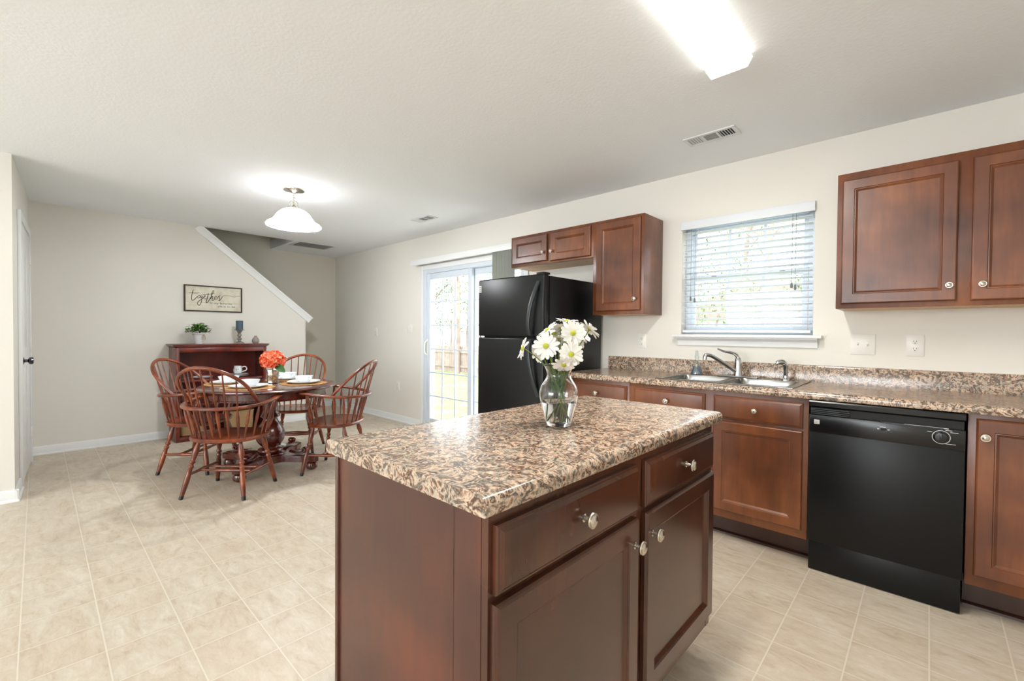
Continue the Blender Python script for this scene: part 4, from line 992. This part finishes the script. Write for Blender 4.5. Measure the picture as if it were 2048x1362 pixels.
# dishes in the bookcase
zs = .661
for k in range(2):
    b = NB(); z = zs+.018*k; lathe(b, [(.0, z), (.06, z), (.085, z+.010), (.100, z+.016), (.102, z+.0185), (.098, z+.019), (.082, z+.0145), (.055, z+.007), (.0, z+.006)], 32, T(-5.99, 1.640, 0))
    tag(obj('plate', b, M['ceramic']), ('lower' if k == 0 else 'upper')+' of the two stacked white plates under the mug in the bookcase', 'plate', 'plates in the bookcase')
b = NB(); z = zs; lathe(b, [(.0, z), (.06, z), (.085, z+.012), (.105, z+.020), (.107, z+.023), (.102, z+.023), (.082, z+.017), (.055, z+.008), (.0, z+.007)], 32, T(-5.99, 1.27, 0))
tag(obj('plate', b, M['ceramic']), 'single white plate at the left of the bookcase shelf, seen behind the near chair back', 'plate', 'plates in the bookcase')
mz = zs+.018+.020; mx, my = -5.985, 1.625
mg = thing('mug', 'small white lettered mug on stacked plates in the bookcase', 'mug', (mx, my, mz))
b = NB(); lathe(b, [(.0, mz), (.036, mz), (.046, mz+.02), (.047, mz+.045), (.038, mz+.072), (.041, mz+.088), (.038, mz+.088), (.035, mz+.072), (.043, mz+.045), (.042, mz+.02), (.0, mz+.008)], 28, T(mx, my, 0)); obj('mug_body', b, M['ceramic'], mg)
b = NB(); hd_ = V(.35, .94, 0).normalized(); f = lambda a, z: V(mx, my, mz)+hd_*a+V(0, 0, z)
sweep(b, smooth([f(.040, .070), f(.070, .080), f(.090, .062), f(.086, .035), (f(.045, .018))], 6), .006, seg=8); obj('handle', b, M['ceramic'], mg)
b = NB(); dd_ = V(.96, -.28, 0)
for k, (a, z, w, h) in enumerate(((-.35, .040, .003, .018), (-.28, .048, .006, .003), (-.20, .036, .003, .010), (.10, .040, .003, .016), (.18, .050, .006, .003), (-.1, .020, .010, .002))):
    th = math.atan2(dd_.y, dd_.x)+a; q = V(mx+.0468*math.cos(th), my+.0468*math.sin(th), mz+z+h/2); box(b, (-.0012, -w/2, -h/2), (.0012, w/2, h/2), m=T(*q) @ Matrix.Rotation(th, 4, 'Z'))
obj('lettering', b, M['slot'], mg)
# on top
px, py = -5.99, 1.238
pp = thing('potted_plant', 'small leafy green plant in a white pot on the bookcase', 'potted plant', (px, py, HZ))
b = NB(); lathe(b, [(.0, HZ), (.036, HZ), (.038, HZ+.004), (.056, HZ+.108), (.060, HZ+.116), (.059, HZ+.120), (.054, HZ+.118), (.051, HZ+.10), (.0, HZ+.10)], 28, T(px, py, 0)); pot = obj('pot', b, M['galv'], pp)
b = NB(); lathe(b, [(.0, HZ+.1005), (.050, HZ+.1005), (.048, HZ+.107), (.0, HZ+.108)], 20, T(px, py, 0)); obj('soil', b, M['soil'], pp)
b = NB(); ring = [(px+.060*math.cos(a), py+.060*math.sin(a), HZ+.104) for a in [i*math.pi/12 for i in range(24)]]; sweep(b, ring, .0022, seg=6, closed=True)
ta = V(.8, .6, 0).normalized(); q0 = V(px, py, HZ+.104)+ta*.060
for s in (-.018, -.008, .004, .014):
    sweep(b, smooth([q0, q0+V(-s*.6, s, -.02)+ta*.006, q0+V(-s*.9, s*1.4, -.055)+ta*.004], 4), .0022, seg=5)
obj('twine_bow', b, M['twine'], pp)
for nm, mt, cnt, sp_ in (('bright_leaves', 'leaf_bright', 120, .108), ('dark_leaves', 'leaf_dark', 100, .095)):
    b = NB()
    for k in range(cnt):
        a = rnd.uniform(0, 6.283); el = rnd.uniform(.05, 1.45); rad = sp_*rnd.uniform(.35, 1.05)
        c = V(px, py, HZ+.125)+V(math.cos(a)*math.cos(el)*rad*1.05, math.sin(a)*math.cos(el)*rad*1.05, math.sin(el)*rad*1.0)
        leaf(b, T(*c) @ Matrix.Rotation(a+rnd.uniform(-.7, .7), 4, 'Z') @ Matrix.Rotation(R(-rnd.uniform(-20, 60)), 4, 'Y'), rnd.uniform(.026, .040), rnd.uniform(.020, .030), .3)
    obj(nm, b, M[mt], pp, angle=180)
b = NB()
for k in range(12):
    a = rnd.uniform(0, 6.283); L = rnd.uniform(.09, .13); el = rnd.uniform(.2, 1.3); e = V(px+math.cos(a)*math.cos(el)*L, py+math.sin(a)*math.cos(el)*L, HZ+.11+math.sin(el)*L)
    sweep(b, [(px, py, HZ+.105), ((px+e.x)/2, (py+e.y)/2, (HZ+.105+e.z)/2+.012), e], .0012, seg=5)
    for q in range(3): leaf(b, T(*(e+V(rnd.uniform(-.006, .006), rnd.uniform(-.006, .006), q*-.008))) @ Matrix.Rotation(a+q*2, 4, 'Z') @ Matrix.Rotation(R(-30), 4, 'Y'), .013, .007, .2)
obj('sprigs', b, M['leaf'], pp, angle=180)
kx, ky = -5.99, 1.645
cs = thing('candle_holder', 'turned grey pedestal candle holder on the bookcase', 'candle holder', (kx, ky, HZ))
b = NB(); pr = [(.0, 0, 0), (.050, 0, 0), (.052, 0, .006), (.040, 0, .016), (.022, 0, .026), (.015, 0, .036), (.024, 0, .050), (.026, 0, .058), (.016, 0, .070), (.013, 0, .078), (.022, 0, .092), (.024, 0, .100), (.016, 0, .114), (.018, 0, .130), (.028, 0, .146), (.030, 0, .156)]
lathe(b, [(p.x, HZ+p.z) for p in smooth(pr, 3)], 28, T(kx, ky, 0)); obj('turned_column', b, M['pewter'], cs)
b = NB(); lathe(b, [(.0, HZ+.155), (.030, HZ+.156), (.050, HZ+.160), (.052, HZ+.164), (.048, HZ+.165), (.0, HZ+.163)], 28, T(kx, ky, 0)); obj('drip_pan', b, M['pewter'], cs)
cd = thing('pillar_candle', 'blue-grey pillar candle on the turned holder', 'candle', (kx, ky, HZ+.164))
b = NB(); lathe(b, [(.0, HZ+.1655), (.038, HZ+.1655), (.038, HZ+.268), (.035, HZ+.272), (.012, HZ+.270), (.0, HZ+.266)], 28, T(kx, ky, 0)); obj('wax', b, M['candle'], cd)
b = NB(); sweep(b, [(kx, ky, HZ+.264), (kx+.001, ky, HZ+.278)], .001, seg=5); obj('wick', b, M['slot'], cd)
b = NB(); lathe(b, [(.0, HZ), (.026, HZ), (.036, HZ+.014), (.040, HZ+.034), (.034, HZ+.056), (.020, HZ+.074), (.013, HZ+.084), (.016, HZ+.092), (.011, HZ+.092), (.009, HZ+.084), (.0, HZ+.080)], 24, T(-5.98, 1.815, 0))
tag(obj('bud_vase', b, M['stoneware']), 'tiny grey bulb-shaped bud vase at the right end of the bookcase top', 'vase')

# ------------------------------------------------------------------ wall sign
sy0, sy1, sz0, sz1 = 1.141, 1.727, 1.425, 1.728; sx = XF+.001
sg = thing('wall_sign', 'whitewashed plank sign reading together is my favorite place to be', 'sign', (XF+.01, (sy0+sy1)/2, sz0))
b = NB(); nb = 3; hh = (sz1-sz0-.02)/nb
for k in range(nb): box(b, (sx, sy0+.01, sz0+.01+hh*k+.0006), (sx+.014, sy1-.01, sz0+.01+hh*(k+1)-.0006), .0006)
obj('board', b, M['board'], sg)
b = NB()
for lo, hi in (((sy0, sz0), (sy0+.013, sz1)), ((sy1-.013, sz0), (sy1, sz1)), ((sy0+.013, sz0), (sy1-.013, sz0+.013)), ((sy0+.013, sz1-.013), (sy1-.013, sz1))): box(b, (sx, lo[0], lo[1]), (sx+.024, hi[0], hi[1]), .001)
obj('frame', b, M['signframe'], sg)
def sp2(x, y):
    u = (x-120)/1690; top = 145+(x-120)*.059; bot = 905+(x-120)*.0297; v = (y-top)/(bot-top)
    return V(sx+.0148, sy0+u*(sy1-sy0), sz1-v*(sz1-sz0))
ST = [([(375, 300), (350, 380), (332, 480), (326, 560), (345, 600), (385, 595), (440, 540), (490, 490)], 1.0), ([(258, 390), (330, 386), (440, 393), (545, 388)], .7),
 ([(545, 460), (505, 480), (497, 520), (525, 538), (560, 508), (568, 472), (545, 460), (600, 482)], .8), ([(615, 470), (578, 482), (572, 520), (600, 525), (630, 474)], .8),
 ([(630, 474), (612, 560), (592, 660), (552, 735), (507, 730), (490, 680), (530, 620), (600, 570), (665, 525)], 1.0), ([(665, 520), (700, 494), (714, 470), (690, 466), (665, 505), (672, 550), (706, 565), (745, 535)], .8),
 ([(800, 398), (775, 500), (745, 620), (740, 665), (770, 660), (820, 590), (862, 520)], 1.1), ([(635, 415), (700, 437), (800, 427), (900, 410), (975, 392)], .7),
 ([(862, 540), (902, 430), (950, 362), (960, 325), (932, 325), (902, 380), (882, 470), (866, 560)], .9), ([(868, 545), (900, 490), (926, 482), (916, 540), (906, 590), (930, 610), (962, 568)], .9),
 ([(962, 560), (1010, 530), (1030, 482), (1002, 478), (970, 530), (976, 575), (1012, 580), (1062, 540)], .8),
 ([(1062, 540), (1092, 490), (1130, 460), (1112, 485), (1120, 560), (1102, 608), (1130, 602), (1172, 550), (1212, 490)], .9), ([(1212, 490), (1270, 460), (1350, 460), (1450, 480), (1560, 500), (1650, 490), (1745, 478)], .35)]
b = NB()
for pts, wgt in ST: sweep(b, smooth([sp2(*q) for q in pts], 5), .0032*wgt, .0008, 6, upv=(1, 0, 0))
obj('script_lettering', b, M['ink'], sg, label='black brush script lettering')
for txt, (xa_, ya_), sz in (('is my favorite', (850, 705), .036), ('place to be', (1065, 795), .036)):
    cu = bpy.data.curves.new('small_lettering', 'FONT'); cu.body = txt; cu.size = sz; cu.extrude = .0004; cu.materials.append(M['ink_grey'])
    fo = bpy.data.objects.new('font_source', cu); C.objects.link(fo); bpy.context.view_layer.update()
    me = bpy.data.meshes.new_from_object(fo.evaluated_get(bpy.context.evaluated_depsgraph_get())); bpy.data.objects.remove(fo)
    me.name = 'small_lettering'; o = bpy.data.objects.new('small_lettering', me); C.objects.link(o); o.parent = sg
    q = sp2(xa_, ya_); o.location = q-sg.location; o.rotation_euler = (R(90), 0, R(90)); o.scale = (1.15, 1, 1); o['label'] = 'grey printed lettering'

# ------------------------------------------------------------------ yard
GZ = -.55
b = NB(); box(b, (-45, W+WT+.02, GZ-.1), (20, 40, GZ)); struct('ground', b, M['lawn'])
b = NB(); box(b, (-4.9, W+WT, GZ), (-2.7, W+1.9, -.08)); o = struct('patio', b, M['siding'])
fy_ = 12.5; fnc = thing('fence', 'pale wooden board fence across the back yard', 'fence', (-14, fy_, GZ))
b = NB(); x = -30
while x < 6: box(b, (x, fy_, GZ+.05), (x+.135, fy_+.02, .62+.01*math.sin(x*9))); x += .145
obj('boards', b, M['fence'], fnc)
b = NB(); box(b, (-30, fy_-.04, GZ+.25), (6, fy_, GZ+.34)); box(b, (-30, fy_-.04, .32), (6, fy_, .41)); obj('rails', b, M['fence'], fnc)
for k in range(15): boxobj('post', (-29.5+2.44*k, fy_-.12, GZ), (-29.38+2.44*k, fy_-.03, .70), M['fence'], fnc)
def tree(x, y, h, r, label, bare=False, fol='foliage', crown=1.0):
    t = thing('tree', label, 'tree', (x, y, GZ), 'trees behind the back yard fence')
    b = NB(); top = V(x+rnd.uniform(-.3, .3), y, GZ+h)
    base = V(x, y, GZ); path = smooth([base, base.lerp(top, .35)+V(rnd.uniform(-.15, .15), 0, 0), base.lerp(top, .7)+V(rnd.uniform(-.2, .2), 0, 0), top], 4)
    sweep(b, path, [r*(1-.8*i/(len(path)-1)) for i in range(len(path))], seg=8)
    br = []
    for k in range(16 if bare else 9):
        q = path[rnd.randint(4, len(path)-2)]; a = rnd.uniform(0, 6.28); L = h*rnd.uniform(.10, .22)
        e = q+V(math.cos(a)*L, math.sin(a)*L*.6, L*rnd.uniform(.3, 1.0)); br.append(e)
        sweep(b, smooth([q, q.lerp(e, .5)+V(0, 0, .1*L), e], 3), [r*.28*(1-.12*j) for j in range(7)], seg=5)
        for _ in range(2):
            e2 = e+V(rnd.uniform(-.5, .5), rnd.uniform(-.3, .3), rnd.uniform(.1, .6))*L*.7; sweep(b, [q.lerp(e, .6), e2], r*.07, seg=4)
    obj('trunk', b, M['bark'], t)
    b = NB()
    for k in range(int((160 if bare else 520)*crown)):
        e = rnd.choice(br); c = e+V(rnd.gauss(0, .38), rnd.gauss(0, .3), rnd.gauss(0, .34))*crown
        leaf(b, T(*c) @ Matrix.Rotation(rnd.uniform(0, 6.28), 4, 'Z') @ Matrix.Rotation(rnd.uniform(-1.4, 1.4), 4, 'Y'), rnd.uniform(.07, .14), rnd.uniform(.04, .08), .2)
    obj('foliage', b, M[fol], t, angle=180)
TR = [(-21.5, 16, 9, .20, 'tall thin bare trunk tree seen at the left edge of the sliding door', True, 'foliage2'), (-19.4, 20, 6.2, .10, 'small leafy green tree in the middle of the sliding door view', False, 'foliage'),
      (-18.0, 15, 10, .22, 'tall straight bare tree right of center in the sliding door view', True, 'foliage2'), (-16.6, 21, 6.5, .12, 'pale green leafy tree seen beside the door mullion', False, 'foliage2'),
      (-14.4, 16, 9, .18, 'bare tree seen through the fixed door panel beside the refrigerator', True, 'foliage2'), (-4.3, 15, 8, .13, 'bare branching tree seen at the left of the kitchen window', True, 'foliage2'),
      (-3.3, 14.2, 8.5, .12, 'bare tree with a long curved branch seen at the right of the kitchen window', True, 'foliage2')]
for a in TR: tree(*a)
for k in range(11):
    yy = 15.6+(k*37 % 7)*.75; ra = (-1.42+.045*k) if k < 7 else (-.42+.085*(k-7))
    tree(ra*yy, yy, rnd.uniform(3.6, 5.2), .07, 'slender pale green tree in the loose row of trees behind the fence', False, 'foliage2' if k % 2 else 'foliage', 1.0)
def bush(x, y, w, h, label, fol='foliage'):
    t = thing('bush', label, 'bush', (x, y, GZ), 'bushes along the yard fence')
    b = NB()
    for k in range(5): sweep(b, [(x, y, GZ), (x+rnd.uniform(-.3, .3)*w, y+rnd.uniform(-.2, .2)*w, GZ+h*.7)], .015, seg=5)
    obj('stems', b, M['bark'], t)
    b = NB()
    for k in range(420):
        a, el, rr = rnd.uniform(0, 6.28), rnd.uniform(-.2, 1.5), rnd.uniform(.5, 1); c = V(x+math.cos(a)*math.cos(el)*w*.5*rr, y+math.sin(a)*math.cos(el)*w*.4*rr, GZ+h*.45+math.sin(el)*h*.55*rr)
        leaf(b, T(*c) @ Matrix.Rotation(a, 4, 'Z') @ Matrix.Rotation(rnd.uniform(-1, .6), 4, 'Y'), rnd.uniform(.08, .14), rnd.uniform(.05, .09), .2)
    obj('foliage', b, M[fol], t, angle=180)
bush(-17.3, 11.6, 1.3, .7, 'low green bush against the fence in the sliding door view')
bush(-3.1, 8.2, 1.6, 1.75, 'green bush seen at the lower left of the kitchen window')
bush(-2.5, 9.9, 1.3, 1.9, 'dark green bush seen at the bottom middle of the kitchen window', 'foliage')
bush(-1.45, 8.4, 1.6, 1.7, 'pale green bush seen at the lower right of the kitchen window', 'foliage2')
hs = thing('neighbor_house', 'pale neighboring house with a grey gabled roof behind the yard', 'house', (-4.0, 24, GZ))
b = NB(); box(b, (-9, 22, GZ), (-1.6, 28, 2.0)); obj('wall', b, M['siding'], hs)
b = NB(); extrude(b, [(-9.4, 1.95), (-5.3, 4.1), (-1.2, 1.95)], (0, 21.6, 0), (1, 0, 0), (0, 0, 1), (0, 1, 0), 6.8); obj('roof', b, M['roof'], hs)
for x in (-7.4, -3.4):
    w_ = boxobj('window', (x-.5, 21.95, .6), (x+.5, 22.02, 1.7), M['vinyl'], hs); boxobj('pane', (x-.42, 21.93, .68), (x+.42, 21.96, 1.62), M['vent_grey'], w_)
